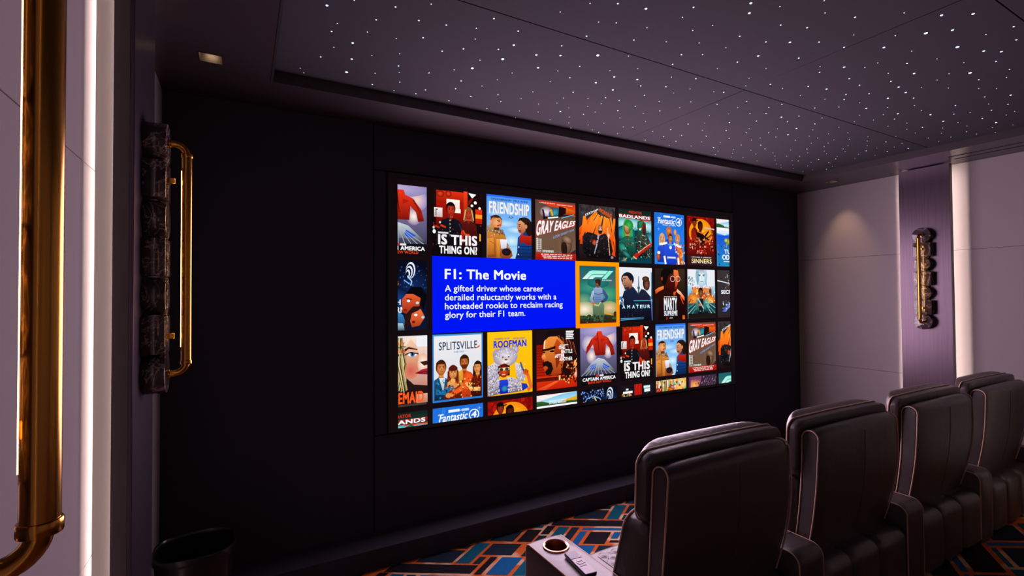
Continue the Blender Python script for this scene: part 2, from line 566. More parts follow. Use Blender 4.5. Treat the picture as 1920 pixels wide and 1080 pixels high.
for a, b_ in SLOTS:
    bm = bmesh.new()
    x0, x1, y0, y1 = a - 4.47, b_ - 4.47, SLOT_Y[0] - 0.3, SLOT_Y[1] - 0.3
    box(bm, x0 - .002, x0, y0, y1, -0.0005, 0.03); box(bm, x1, x1 + .002, y0, y1, -0.0005, 0.03)
    box(bm, x0, x1, y0 - .002, y0, -0.0005, 0.03); box(bm, x0, x1, y1, y1 + .002, -0.0005, 0.03)
    box(bm, x0 - .002, x1 + .002, y0 - .002, y1 + .002, 0.03, 0.034)
    finish('slot', bm, M['slot'], t, smooth=False)

# ================================================================== pilasters with hidden light strips
def pilaster(xw, s, y, label):
    """xw: wall face, s: direction into the room"""
    t = empty('pilaster', (xw, y, 0), label, 'pilaster', 'backlit plum pilasters')
    front, hw, rim, plate = 0.118 if s < 0 else 0.087, 0.160, 0.043, 0.010
    z1 = ZS - 0.006
    bm = bmesh.new()
    box(bm, *sorted((s * (front - plate), s * front)), -hw, hw, 0.0, z1, 0.0015, 1)
    finish('board', bm, M['column'], t)
    bm = bmesh.new()
    for a in (-1, 1):
        box(bm, *sorted((s * (front - rim), s * (front - plate))), *sorted((a * hw * 0.998, a * (hw - .007))), 0.001, z1)
    finish('board_edge', bm, M['rim'], t, smooth=False)
    bm = bmesh.new()
    box(bm, *sorted((0, s * (front - plate))), -hw + .043, hw - .043, 0.001, z1 - .001)
    finish('spacer', bm, M['acrylic'], t, smooth=False)
    for a in (-1, 1):
        bm = bmesh.new()
        yy = a * (hw - 0.036)
        lz = (front - rim) + (0.030 if s < 0 else 0.020)
        box(bm, *sorted((s * (lz + .001), s * (lz + .003))), yy - .005, yy + .005, 0.01, z1 - .01)
        finish('light_strip', bm, M['led'], t, smooth=False)
        l = light('strip_light', 'AREA', (s * lz, yy, 1.19), (0, s * PI / 2, 0), 4.5, (1.0, 0.75, 0.70), shape='RECTANGLE', size=2.34, size_y=0.009, spread=math.radians(165))
        l.parent = t
    return t
pilaster(XL, 1, COLS_Y[3], 'far plum pilaster on the left wall beside the black screen wall')
pilaster(XL, 1, COLS_Y[2], 'plum pilaster on the left wall behind the closest brass wall light')
pilaster(XR, -1, COLS_Y[3], 'plum pilaster on the right wall carrying a lit marble and brass wall light')
pilaster(XR, -1, COLS_Y[2], 'plum pilaster on the right wall beyond the end of the recliner row')
for _y in COLS_Y[:2]:  # unseen extra pilasters, added so their strips raise the ambient light
    pilaster(XL, 1, _y, 'unseen plum pilaster added for its strip light on the left wall behind the recliner row')
    pilaster(XR, -1, _y, 'unseen plum pilaster added for its strip light on the right wall behind the recliner row')

# ================================================================== marble and brass wall lights
def sconce(xw, s, y, label, lit):
    face = (0.118 if s < 0 else 0.087)
    t = empty('wall_light', (xw + s * face, y, 1.527), label, 'wall light', 'marble and brass wall lights')
    n, h, dep = 7, 0.110, 0.054
    z0 = -n * h / 2
    for i in range(n):
        zc = z0 + h * (i + 0.5)
        bm = bmesh.new()
        if i % 2 == 0:
            cyl(bm, (0, 0, zc), (s, 0, 0), 0.058 if i in (0, 6) else 0.0545, dep, 48, 0.0015)
            nm = 'marble_disc'
        else:
            box(bm, *sorted((0, s * dep)), -0.055, 0.055, zc - h / 2 + .002, zc + h / 2 - .002, 0.0015, 2)
            nm = 'marble_block'
        finish(nm, bm, M['marble'], t)
    bm = bmesh.new()
    box(bm, *sorted((s * 0.0005, s * 0.012)), -0.03, 0.03, z0 + .03, -z0 - .03)
    finish('back_bar', bm, M['black_metal'], t)
    tx, r = s * 0.099, 0.0131
    ze = 0.335
    zt = ze - 0.032
    bm = bmesh.new()
    cyl(bm, (tx, 0, -zt), (0, 0, 1), r, 2 * zt, 32)
    tb = finish('tube', bm, M['brass'], t)
    for a in (-1, 1):
        bm = bmesh.new()
        cyl(bm, (tx, 0, a * zt - .006), (0, 0, 1), r + .0018, 0.012, 32, 0.0015)
        finish('collar', bm, M['brass'], tb)
        bm = bmesh.new()
        pts = [(tx, 0, a * (zt - .004))] + [(tx - s * 0.03 + s * 0.03 * math.cos(q), 0, a * (zt + 0.001 + 0.03 * math.sin(q))) for q in [PI / 2 * k / 10 for k in range(11)]] + [(s * dep, 0, a * (zt + .031))]
        tube(bm, pts, 0.0095, 18)
        finish('elbow', bm, M['brass'], t)
        bm = bmesh.new()
        cyl(bm, (s * (dep - .001), 0, a * (zt + .031)), (s, 0, 0), 0.0135, 0.008, 24, 0.001)
        finish('flange', bm, M['brass'], t)
        bm = bmesh.new()
        box(bm, *sorted((s * (dep - .001), s * (dep + .017))), -0.008, 0.008, a * 0.225 - .008, a * 0.225 + .008, 0.001, 1)
        finish('standoff', bm, M['brass'], t)
    # the lit side of the tube faces the marble
    bm = bmesh.new()
    vs = []
    for zz in (-zt + .045, zt - .045):
        vs.append([bm.verts.new((tx + (r + .0006) * math.cos(q), (r + .0006) * math.sin(q), zz)) for q in [(PI if s > 0 else 0) + math.radians(-16 + 32 * k / 8) for k in range(9)]])
    for k in range(8): bm.faces.new((vs[0][k], vs[0][k + 1], vs[1][k + 1], vs[1][k]))
    o = finish('light_strip', bm, M['tube_glow'], t)
    return t
sconce(XL, 1, COLS_Y[3], 'slim brass tube wall light on stacked dark marble, against the black screen wall', 1)
sconce(XL, 1, COLS_Y[2], 'brass tube wall light closest to the camera, filling the left edge', 1)
sconce(XR, -1, COLS_Y[3], 'brass tube wall light on stacked marble discs and blocks on the right wall', 1)

# ================================================================== projection screen
SX0, SX1, SZ0, SZ1 = 0.777, 3.679, 0.663, 2.099
PX, PP, PW, PR, PZ, PH = 0.985, 0.3622, 0.3297, 0.4373, 2.060, 0.4034
SCR = empty('projection_screen', (2.228, YF - 0.004, 0.0), 'wide projection screen filled with rows of film posters on the black wall', 'screen')
def scr_part(name, bm, m, smooth=False):
    o = finish(name, bm, m, None, smooth=smooth)
    o.parent = SCR
    o.matrix_parent_inverse = Matrix.Translation(-SCR.location)
    return o
bm = bmesh.new()
fx0, fx1, fz0, fz1 = 0.722, 3.728, 0.643, 2.122
for x0, x1, z0, z1 in [(fx0, SX0, fz0, fz1), (SX1, fx1, fz0, fz1), (SX0, SX1, SZ1, fz1), (SX0, SX1, fz0, SZ0)]:
    box(bm, x0, x1, YF - 0.008, YF + 0.03, z0, z1)
scr_part('frame', bm, M['frame_velvet'])
bm = bmesh.new()
box(bm, SX0, SX1, YF - 0.0035, YF + 0.02, SZ0, SZ1)
DISP = scr_part('screen_cloth', bm, M['screen_black'])

_font_cache = {}
def glyphs(s, bold, xs=1.0):
    """triangles of a line of text, normalised to its own extents"""
    key = (s, bold)
    if key in _font_cache: return _font_cache[key]
    cu = bpy.data.curves.new('lettering', 'FONT')
    cu.body = s
    cu.size = 1.0
    cu.resolution_u = 3
    cu.space_character = 1.0 + bold * 1.6
    ob = bpy.data.objects.new('lettering', cu)
    COL.objects.link(ob)
    dg = bpy.context.evaluated_depsgraph_get()
    me = ob.evaluated_get(dg).to_mesh()
    me.calc_loop_triangles()
    V = [(v.co.x, v.co.y) for v in me.vertices]
    T = [tuple(t.vertices) for t in me.loop_triangles]
    ob.evaluated_get(dg).to_mesh_clear()
    bpy.data.objects.remove(ob)
    bpy.data.curves.remove(cu)
    x0 = min(v[0] for v in V); x1 = max(v[0] for v in V)
    y0 = min(v[1] for v in V); y1 = max(v[1] for v in V)
    V = [((a - x0) / (x1 - x0), (b_ - y0) / (y1 - y0)) for a, b_ in V]
    _font_cache[key] = (V, T, x1 - x0, y1 - y0)
    return _font_cache[key]

class Pic:
    """flat picture in unit coordinates (u right, v up) clipped to a rectangle of the screen"""
    def __init__(self, x0, x1, z0, z1, clip=None):
        self.r = (x0, x1, z0, z1)
        self.clip = clip or (x0, x1, z0, z1)
        self.v, self.f, self.c = [], [], []
        self.k = 0
        self.rnd = random.Random(int(x0 * 1000 + z0 * 77))
    def W(self, p):
        x0, x1, z0, z1 = self.r
        return (x0 + p[0] * (x1 - x0), z0 + p[1] * (z1 - z0))
    def tri(self, pts, cols):
        P = [(*self.W(p), *c) for p, c in zip(pts, cols)]
        cx0, cx1, cz0, cz1 = self.clip
        for ax, lim, sg in ((0, cx0, 1), (0, cx1, -1), (1, cz0, 1), (1, cz1, -1)):
            out = []
            for a, b_ in zip(P, P[1:] + P[:1]):
                da, db = (a[ax] - lim) * sg, (b_[ax] - lim) * sg
                if da >= 0: out.append(a)
                if (da >= 0) != (db >= 0):
                    t = da / (da - db)
                    out.append(tuple(p + (q - p) * t for p, q in zip(a, b_)))
            P = out
            if len(P) < 3: return
        i = len(self.v)
        y = YF - 0.0040 - self.k * 0.00006
        for p in P:
            self.v.append((p[0], y, p[1])); 
        self.f.append(tuple(range(i, i + len(P))))
        self.c.append([p[2:5] for p in P])
    def poly(self, pts, c, c2=None):
        c = hexc(c) if isinstance(c, str) else c
        c2 = c if c2 is None else (hexc(c2) if isinstance(c2, str) else c2)
        lo, hi = min(p[1] for p in pts), max(p[1] for p in pts)
        def col(p):
            t = (p[1] - lo) / (hi - lo + 1e-9)
            return tuple(a * t + b_ * (1 - t) for a, b_ in zip(c, c2))
        T = tessellate_polygon([[Vector((p[0], p[1], 0)) for p in pts]])
        for t in T: self.tri([pts[i] for i in t], [col(pts[i]) for i in t])
        self.k += 1
        return self
    def rect(self, u0, v0, u1, v1, c, c2=None):
        return self.poly([(u0, v0), (u1, v0), (u1, v1), (u0, v1)], c, c2)
    def ell(self, cx, cy, rx, ry, c, c2=None, a0=0, a1=360, n=28, rot=0):
        c = hexc(c) if isinstance(c, str) else c
        c2 = c if c2 is None else (hexc(c2) if isinstance(c2, str) else c2)
        pts = []
        q = math.radians(rot)
        for i in range(n + 1):
            t = math.radians(a0 + (a1 - a0) * i / n)
            x, y = rx * math.cos(t), ry * math.sin(t)
            pts.append((cx + x * math.cos(q) - y * math.sin(q), cy + x * math.sin(q) + y * math.cos(q)))
        for a, b_ in zip(pts, pts[1:]): self.tri([(cx, cy), a, b_], [c, c2, c2])
        self.k += 1
        return self
    def line(self, pts, w, c, w2=None):
        """a stroke along points, tapering from w to w2"""
        w2 = w if w2 is None else w2
        n = len(pts) - 1
        L, R = [], []
        for i, p in enumerate(pts):
            a, b_ = pts[max(i - 1, 0)], pts[min(i + 1, n)]
            d = Vector((b_[0] - a[0], (b_[1] - a[1]) * 1.22)); d = d.normalized() if d.length else Vector((1, 0))
            ww = (w + (w2 - w) * i / max(n, 1)) / 2
            L.append((p[0] - d.y * ww, p[1] + d.x * ww / 1.22)); R.append((p[0] + d.y * ww, p[1] - d.x * ww / 1.22))
        c = hexc(c) if isinstance(c, str) else c
        for i in range(n):
            self.tri([L[i], R[i], R[i + 1]], [c] * 3); self.tri([L[i], R[i + 1], L[i + 1]], [c] * 3)
        self.k += 1
        return self
    def text(self, s, u0, v0, u1, v1, c, bold=0.03, slant=0.0, rise=0.0, h1=None, c2=None):
        """line of lettering fitted to a box; rise lifts the right end, h1 is the height there"""
        V, T, wem, hem = glyphs(s, bold)
        c = hexc(c) if isinstance(c, str) else c
        c2 = c if c2 is None else hexc(c2)
        h0 = v1 - v0
        h1 = h0 if h1 is None else h1
        # heavier strokes: the outline restated at small shifts, all inside the same box
        bu, bv = bold * 0.75 / (wem + bold * 1.5), bold * 0.5 / (hem + bold)
        for sx, sy in ([(0, 0)] if bold < 0.004 else [(-1, -1), (-1, 1), (1, -1), (1, 1), (0, 0)]):
            def mp(p):
                x, y = bu + p[0] * (1 - 2 * bu) + sx * bu, bv + p[1] * (1 - 2 * bv) + sy * bv
                h = h0 + (h1 - h0) * x
                return (u0 + (u1 - u0) * (x + slant * (y - 0.5)), v0 + rise * x + h * y)
            def col(p): return tuple(a * p[1] + b_ * (1 - p[1]) for a, b_ in zip(c, c2))
            for t in T: self.tri([mp(V[i]) for i in t], [col(V[i]) for i in t])
            self.k += 1
        return self
    def speck(self, n, u0, v0, u1, v1, cols, s0=0.006, s1=0.02, asp=1.0):
        for _ in range(n):
            u, v = self.rnd.uniform(u0, u1), self.rnd.uniform(v0, v1)
            s = self.rnd.uniform(s0, s1)
            c = hexc(self.rnd.choice(cols))
            t = self.rnd.uniform(0, 6.28)
            P = [(u + s * math.cos(t + a) , v + s * asp * math.sin(t + a)) for a in (0, 1.9, 3.3, 4.7)]
            self.tri(P[:3], [c] * 3); self.tri([P[0], P[2], P[3]], [c] * 3)
        self.k += 1
        return self
    def person(self, cx, cy, r, skin, hair, cloth, shade=None, turn=0.0, bottom=0.0, wide=2.1, long_hair=False, beard=None, dark=None):
        """head and shoulders: cx,cy head centre, r head half width; turn -1..1 face direction"""
        ry = r * 1.12
        shade = shade or skin
        dark = dark or cloth
        sh = cy - ry * 1.25
        if long_hair:
            self.poly([(cx - r * 1.25, cy + ry * .3), (cx + r * 1.25, cy + ry * .3), (cx + r * 1.35, cy - ry * 1.5), (cx - r * 1.35, cy - ry * 1.5)], hair)
        self.poly([(cx - r * .45, cy), (cx + r * .45, cy), (cx + r * .55, sh - r * .3), (cx - r * .55, sh - r * .3)], shade, skin)
        w = r * wide
        self.poly([(cx - r * .5, sh), (cx + r * .5, sh), (cx + w * .75, sh - r * .45), (cx + w, sh - r * 1.1), (cx + w * 1.08, bottom), (cx - w * 1.08, bottom), (cx - w, sh - r * 1.1), (cx - w * .75, sh - r * .45)], cloth, dark)
        self.poly([(cx - r * .4, sh), (cx + r * .4, sh), (cx + turn * r * .2, sh - r * .7)], shade)
        self.ell(cx, cy + ry * .18, r * 1.1, ry * 1.08, hair)
        self.ell(cx + turn * r * .12, cy - ry * .05, r * .92, ry * .95, skin, shade)
        self.ell(cx - turn * r * .12, cy + ry * .62, r * 1.02, ry * .52, hair, a0=0, a1=180)
        for e in (-1, 1):
            self.ell(cx + turn * r * .35 + e * r * .34, cy + ry * .08, r * .13, ry * .07, '201010')
            self.line([(cx + turn * r * .35 + e * r * .52, cy + ry * .22), (cx + turn * r * .35 + e * r * .18, cy + ry * .24)], r * .12, '2a1408')
        self.poly([(cx + turn * r * .4 - r * .07, cy + ry * .05), (cx + turn * r * .4 + r * .07, cy + ry * .05), (cx + turn * r * .55 + r * .1, cy - ry * .28), (cx + turn * r * .45 - r * .14, cy - ry * .28)], shade)
        if beard:
            self.poly([(cx + turn * r * .2 - r * .75, cy - ry * .3), (cx + turn * r * .2 + r * .75, cy - ry * .3), (cx + turn * r * .2 + r * .5, cy - ry * .95), (cx + turn * r * .2 - r * .5, cy - ry * .95)], beard)
        self.line([(cx + turn * r * .35 - r * .26, cy - ry * .5), (cx + turn * r * .35 + r * .26, cy - ry * .5)], r * .13, '7a1c10')
        return self
    def build(self, name='poster', label=None):
        me = bpy.data.meshes.new(name)
        me.from_pydata(self.v, [], self.f)
        at = me.color_attributes.new('pixel', 'FLOAT_COLOR', 'CORNER')
        buf = []
        for cs in self.c:
            for c in cs: buf += [*c, 1.0]
        at.data.foreach_set('color', buf)
        me.materials.append(M['picture'])
        o = bpy.data.objects.new(name, me)
        COL.objects.link(o)
        o.parent = DISP
        if label: o['label'] = label
        return o

def cellpic(i, j):
    x0 = PX + i * PP
    z1 = PZ - j * PR
    return Pic(x0, x0 + PW, z1 - PH, z1, (max(x0, SX0), min(x0 + PW, SX1), max(z1 - PH, SZ0), min(z1, SZ1)))

def p_world(P):           # red mass under a stormy sky, white lettering below
    P.rect(0, 0, 1, 1, '8f86b8', '15121f')
    P.ell(.25, .72, .2, .16, 'f4e2d8', '9a8cba'); P.ell(.82, .80, .2, .16, 'f3cfc0', '8a88c0'); P.ell(.5, .95, .5, .12, 'b8a8d0', '8f86b8')
    P.ell(.30, .50, .14, .14, 'fff0e0', '8a70a0'); P.ell(.76, .56, .14, .13, 'fff0e0', '8a70a0')
    # a rugged red hill
    P.poly([(.40, .50), (.34, .70), (.14, .52), (.17, .66), (.30, .80), (.42, .86), (.46, .93), (.58, .93), (.61, .86), (.74, .82), (.90, .66), (.95, .50), (.84, .48), (.80, .62), (.70, .70), (.68, .50)], 'e8321a', '701008')
    P.poly([(.44, .74), (.36, .80), (.48, .82)], 'b01c0c'); P.poly([(.56, .72), (.68, .78), (.56, .80)], 'b01c0c')
    P.line([(.3, .78), (.2, .62)], .02, '8a140a'); P.line([(.75, .8), (.88, .62)], .03, '8a140a'); P.line([(.46, .9), (.5, .6)], .02, '701008')
    # silver ridges
    P.poly([(.02, .17), (.30, .38), (.48, .46), (.66, .42), (.99, .18), (.8, .2), (.55, .24), (.3, .2)], 'c8d0dc', '141a26')
    P.poly([(.28, .33), (.44, .38), (.40, .27), (.24, .25)], '2a50c8'); P.poly([(.62, .36), (.80, .28), (.70, .24), (.58, .28)], '2a50c8')
    for k in range(9):
        P.line([(.48 + .05 * (k - 4) / 4, .38), (.48 + .115 * (k - 4), .16)], .008, 'a8b8c8', .012)
    P.rect(0, 0, 1, .16, '120f18', '0e0c12')
    P.rect(.41, .130, .50, .158, 'd0252a'); P.rect(.51, .130, .62, .158, 'e8e8ea')
    P.text('CAPTAIN AMERICA', .05, .062, .96, .122, 'f4f4f4', .05)
    P.text('BRAVE NEW WORLD', .19, .012, .84, .054, 'e84018', .012)

def p_isthis(P):          # red neon street, two dark figures
    P.rect(0, 0, 1, 1, '1a0a0c', '0c080c')
    P.rect(.08, .42, .66, .98, 'c01a0a', '5a0804'); P.rect(.1, .8, .7, .98, 'e03010', '9a1408'); P.rect(.62, .5, .70, 1, 'f04018', '801008')
    P.ell(.16, .93, .08, .05, 'f04020', '701008'); P.ell(.32, .94, .06, .05, 'f04020', '701008')
    P.rect(.28, .72, .54, .86, 'fff4ee', 'ffd8c8'); P.rect(.34, .66, .56, .72, 'fff0e4'); P.rect(.04, .58, .2, .72, 'f0ece8', 'c8b0b0'); P.rect(.07, .60, .085, .70, '200808'); P.rect(.07, .685, .11, .70, '200808')
    P.poly([(.72, .98), (.88, .97), (.80, .90)], 'f4fff8'); P.ell(.86, .84, .03, .025, 'fff8e8'); P.ell(.79, .79, .028, .02, 'fff8e8'); P.ell(.95, .76, .026, .02, 'fff8e8')
    P.rect(.86, .52, 1, .74, 'e83010', 'b01808'); P.rect(.86, .60, 1, .66, 'ff9a20'); P.poly([(.72, .86), (.86, .95), (.72, .78)], '8a1408')
    P.rect(.94, .25, .97, .36, 'ffb030'); P.ell(.04, .36, .03, .03, 'f4fff0'); P.ell(.03, .42, .02, .02, 'c8d8f0')
    P.poly([(.55, .28), (.62, .48), (.86, .48), (.90, .2), (.55, .2)], 'b01808', '300404')
    P.person(.72, .66, .075, 'd04828', '8a5030', '5a1410', '8a2010', -.2, .16, 2.2, True, dark='200406')
    P.line([(.66, .72), (.62, .56)], .03, 'd8a060', .02); P.line([(.78, .72), (.82, .56)], .03, 'd8a060', .02)
    P.person(.36, .70, .085, 'd84020', '0e0a10', '16141c', '8a1c10', .2, .16, 2.6, dark='0c0a10')
    P.line([(.33, .62), (.34, .28)], .02, '262430'); 
    for k in range(5): P.ell(.345, .54 - k * .055, .010, .008, 'c8e0a8')
    P.line([(.16, .46), (.26, .43)], .035, 'd03818'); P.ell(.15, .50, .018, .016, 'c8f0e0'); P.line([(.02, .45), (.14, .42)], .03, 'b83018')
    P.line([(.52, .50), (.62, .34)], .03, '2a2830'); P.ell(.69, .33, .045, .025, 'e05a28'); P.line([(.60, .40), (.66, .32)], .03, 'd84a20')
    P.poly([(.54, .30), (.58, .42), (.62, .30), (.60, .2)], 'd02810')
    P.speck(40, 0, .1, 1, .5, ['301014', '4a1410', '140c14', '802010'], .006, .02)
    P.rect(.11, .335, .31, .36, 'd8d8e0')
    P.text('IS THIS', .11, .170, .89, .325, 'f0eeee', .055)
    P.text('THING ON?', .13, .035, .89, .155, 'f0eeee', .055)

def p_friend(P):          # blue sky, orange coat and blue quilted vest
    P.rect(0, 0, 1, 1, '4a94f0', 'a8d8f4')
    P.rect(0, .97, 1, 1, '2a6cf0'); P.ell(.4, .55, .34, .07, 'c0e0f8', '70b4f0'); P.ell(.65, .46, .25, .06, 'd0e8f8', '7cbcf0'); P.ell(.55, .28, .2, .10, 'd8f0f8', '88c4f0'); P.ell(.15, .7, .2, .05, 'b0d8f8', '60a4f0')
    P.text('TIM ROBINSON', .09, .918, .54, .948, '101c48', .02); P.text('PAUL RUDD', .59, .918, .93, .948, '101c48', .02)
    P.text('FRIENDSHIP', .05, .705, .95, .895, 'f2ece4', .05)
    for k in range(1, 9): P.line([(.06 + k * .1, .70), (.06 + k * .1, .90)], .003, 'd0c8c4')
    P.text('A24', .47, .645, .58, .680, '101830', .015)
    # right figure
    P.poly([(.66, .10), (.68, .34), (.80, .44), (1, .46), (1, 0), (.62, 0)], '1a50a8', '0c2450')
    P.poly([(.72, .34), (.78, .43), (.98, .43), (1, .42), (1, .24), (.92, .22), (.80, .27), (.72, .24)], 'd02818', '801008')
    for k in range(4): P.line([(.66, .20 - k * .055), (1, .205 - k * .055)], .010, '0a1c40')
    P.rect(.80, .38, .98, .47, '203870'); P.ell(.70, .19, .014, .012, 'd8d8e0'); P.ell(.69, .07, .014, .012, 'd8d8e0')
    P.ell(.84, .56, .17, .12, '2a1810'); P.ell(.95, .5, .09, .12, '20120c')
    P.poly([(.68, .60), (.74, .63), (.84, .58), (.86, .46), (.78, .40), (.71, .42), (.665, .50)], 'e8a070', 'a05030')
    P.ell(.87, .53, .03, .035, 'd08a60'); P.line([(.69, .55), (.75, .565)], .014, '20100a'); P.ell(.72, .53, .014, .01, '100808'); P.line([(.69, .455), (.76, .45)], .022, '20100a')
    P.poly([(.68, .60), (.72, .66), (.86, .68), (.98, .60), (.86, .59), (.76, .63)], '2a1810')
    # left figure
    P.poly([(.0, .46), (.10, .50), (.28, .44), (.40, .36), (.46, .18), (.54, .12), (.56, .04), (.50, 0), (0, 0)], 'd88a38', '8a4014')
    P.poly([(.0, .30), (.14, .32), (.16, .06), (0, .04)], 'e8933a', 'a85a1c'); P.poly([(.2, .3), (.28, .3), (.3, 0), (.2, 0)], 'f0a040', 'b0601c')
    P.poly([(.0, .50), (.10, .54), (.16, .44), (.34, .44), (.40, .36), (.3, .38), (.16, .40), (.0, .42)], 'c8a070', '6a4020')
    P.speck(36, 0, .34, .36, .45, ['6a4020', 'e8c890', '8a5a30', 'c89860'], .006, .016)
    P.ell(.20, .58, .13, .105, '4a2810'); P.ell(.205, .56, .125, .10, 'f0b078', 'd07840'); P.ell(.08, .57, .025, .03, 'e09a68')
    P.ell(.17, .635, .10, .035, '3a1e0c', a0=0, a1=180); P.ell(.26, .575, .014, .009, '201008'); P.line([(.22, .595), (.28, .60)], .012, '4a2810'); P.line([(.22, .51), (.30, .53)], .02, '901c10')
    P.line([(.15, .46), (.27, .46)], .05, '6a3018')
    P.poly([(.28, .30), (.44, .30), (.42, .15), (.30, .15)], 'f4f2f8', 'c8c4dc'); P.ell(.42, .10, .10, .06, '2a1a30', '140c18')
    P.line([(.06, .26), (.16, .22), (.14, .06)], .012, '9a5418'); P.line([(.30, .14), (.28, 0)], .012, '8a4414'); P.line([(.44, .24), (.52, .12)], .014, 'a85c1c')

def p_gray(P):            # brown sheet, slanted outlined title
    P.rect(0, 0, 1, 1, '5a4238', '7a5a48')
    P.poly([(.04, .99), (1, .97), (1, .76), (.82, .83), (.5, .9), (.36, .90)], 'd02010', 'e86018'); P.poly([(.7, .92), (1, .86), (1, .78), (.74, .80)], 'f07818', 'b82008')
    P.ell(.27, .80, .17, .10, 'f0e0f4', '70503c'); P.ell(.47, .80, .15, .085, '40a0b0', '185060', rot=20); P.poly([(.35, .84), (.40, .86), (.44, .74), (.40, .74)], 'f0a020')
    P.line([(.18, .70), (.5, .74), (.98, .80)], .05, '1a1010', .02); P.poly([(.58, .92), (.76, .90), (.75, .80), (.56, .74)], '1c0c0e')
    P.poly([(.16, .85), (.20, .84), (.24, .72), (.18, .72)], '281830'); P.line([(.3, .705), (.56, .735)], .03, 'f0eee8'); P.line([(.64, .72), (.96, .80)], .014, '88c8f0')
    P.text('A GROUP OF PILOTS', .08, .945, .48, .962, 'f4ecec', .02); P.text('TAKE FLIGHT AGAIN', .52, .935, .92, .952, 'f4ecec', .02)
    P.text('GRAY EAGLES', .012, .372, 1.0, .665, 'c03020', .11, .05, .22, .10)
    P.text('GRAY EAGLES', .022, .385, .985, .650, 'f6f2f2', .05, .05, .22, .09)
    P.text('A STORY SEVENTY YEARS', .42, .355, .96, .40, '8aa8d8', .01, 0, .17, .03)
    P.ell(.76, .26, .14, .15, '8a6a54', '4a3024'); P.ell(.70, .20, .08, .12, '2a1810'); P.ell(.78, .36, .14, .07, 'a8866c', '5a4030', rot=-15); P.ell(.24, .24, .05, .07, '2a1c18')
    P.poly([(.8, .1), (1, .2), (1, .1)], '3c2428'); P.poly([(.1, .3), (.5, .36), (.6, .14), (.1, .12)], '6e503e')
    P.text('P-51D', .02, .13, .13, .155, 'e8e4e0', .02); P.line([(.03, .16), (.03, .36)], .03, 'e8e4e0'); P.line([(.12, .18), (.12, .34)], .02, 'c8c0b8')
    for k in range(6): P.rect(.02, .17 + k * .032, .14, .185 + k * .032, 'e8e4e0', '8a8078')
    for k in range(7): P.rect(.16 + k * .04, .125, .188 + k * .04, .162, 'b8d8d0')
    P.rect(0, 0, 1, .115, 'c01c14', 'a01008')
    for r in range(3):
        u = .12 + r * .03
        while u < .86:
            w = P.rnd.uniform(.04, .13)
            P.rect(u, .084 - r * .03, min(u + w, .9), .098 - r * .03, 'f4dcd8'); u += w + .02
    
def p_work(P):            # orange sun rays of huge lettering over a dark seated figure
    P.rect(0, 0, 1, 1, '3a3436', '180c0e')
    P.speck(40, 0, .85, 1, 1, ['4a4446', '2c2628'], .02, .05)
    F = (.56, .98)
    for k, (a, b_) in enumerate([((0, .58), (0, .48)), ((0, .45), (.0, .36)), ((.02, .34), (.22, .26)), ((.30, .25), (.46, .25)), ((.54, .25), (.70, .2)), ((.74, .18), (1, .10)), ((1, .16), (1, .40))]):
        t0 = .12 + .01 * k
        A = (F[0] + (a[0] - F[0]) * t0 - .06 + .045 * k, F[1] + (a[1] - F[1]) * t0 - .04); B = (F[0] + (b_[0] - F[0]) * t0 - .03 + .045 * k, F[1] + (b_[1] - F[1]) * t0 - .045)
        P.poly([A, B, b_, a], 'ff9a28', 'e83808')
    for k in range(0): P.poly([(.47 + .08 * k, .90 - .035 * k), (.52 + .085 * k, .885 - .035 * k), (.50 + .11 * k, .80 - .04 * k), (.42 + .10 * k, .82 - .035 * k)], 'ffc840', 'ff7a18')
    P.poly([(.0, .56), (.2, .72), (.46, .90), (.5, .88), (.2, .62), (.0, .46)], 'ff7a18', 'e03808')
    P.text('STATHAM', .16, .79, .52, .835, 'f4f4f8', .03, 0, .13, .035)
    P.text('WORKING', .54, .90, .90, .975, 'e85a14', .03, 0, -.12, .09)
    P.text('MAN', .06, .30, .97, .80, 'ff8a24', .05, .10, c2='e84408')
    P.poly([(.08, .44), (.22, .52), (.40, .50), (.52, .46), (.70, .52), (.86, .40), (.92, .2), (.84, .06), (.2, .06), (.08, .22)], '221c20', '0e0a0c')
    P.poly([(.10, .40), (.28, .46), (.30, .16), (.12, .14)], '18181c', '0a0a0c')
    P.ell(.57, .585, .07, .075, 'f0c0a0', '803c28'); P.poly([(.50, .56), (.64, .56), (.60, .50), (.53, .50)], '2a1812'); P.ell(.545, .60, .012, .01, '200c08'); P.ell(.60, .60, .012, .01, '200c08')
    P.line([(.52, .48), (.46, .28), (.40, .14)], .05, 'a8a8b8', .02); P.ell(.40, .34, .06, .05, 'd86838', '902810'); P.line([(.30, .40), (.36, .35)], .05, '502018')
    P.line([(.775, .62), (.80, .36), (.83, .12)], .026, 'e8b080', .022); P.ell(.80, .48, .04, .035, 'e8c0b0'); P.ell(.895, .085, .045, .03, 'b8b0b8', '4a4448')
    P.speck(70, .1, .1, .86, .48, ['2c262c', '0c0a0c', '3a3238', '5a4a50'], .006, .02)

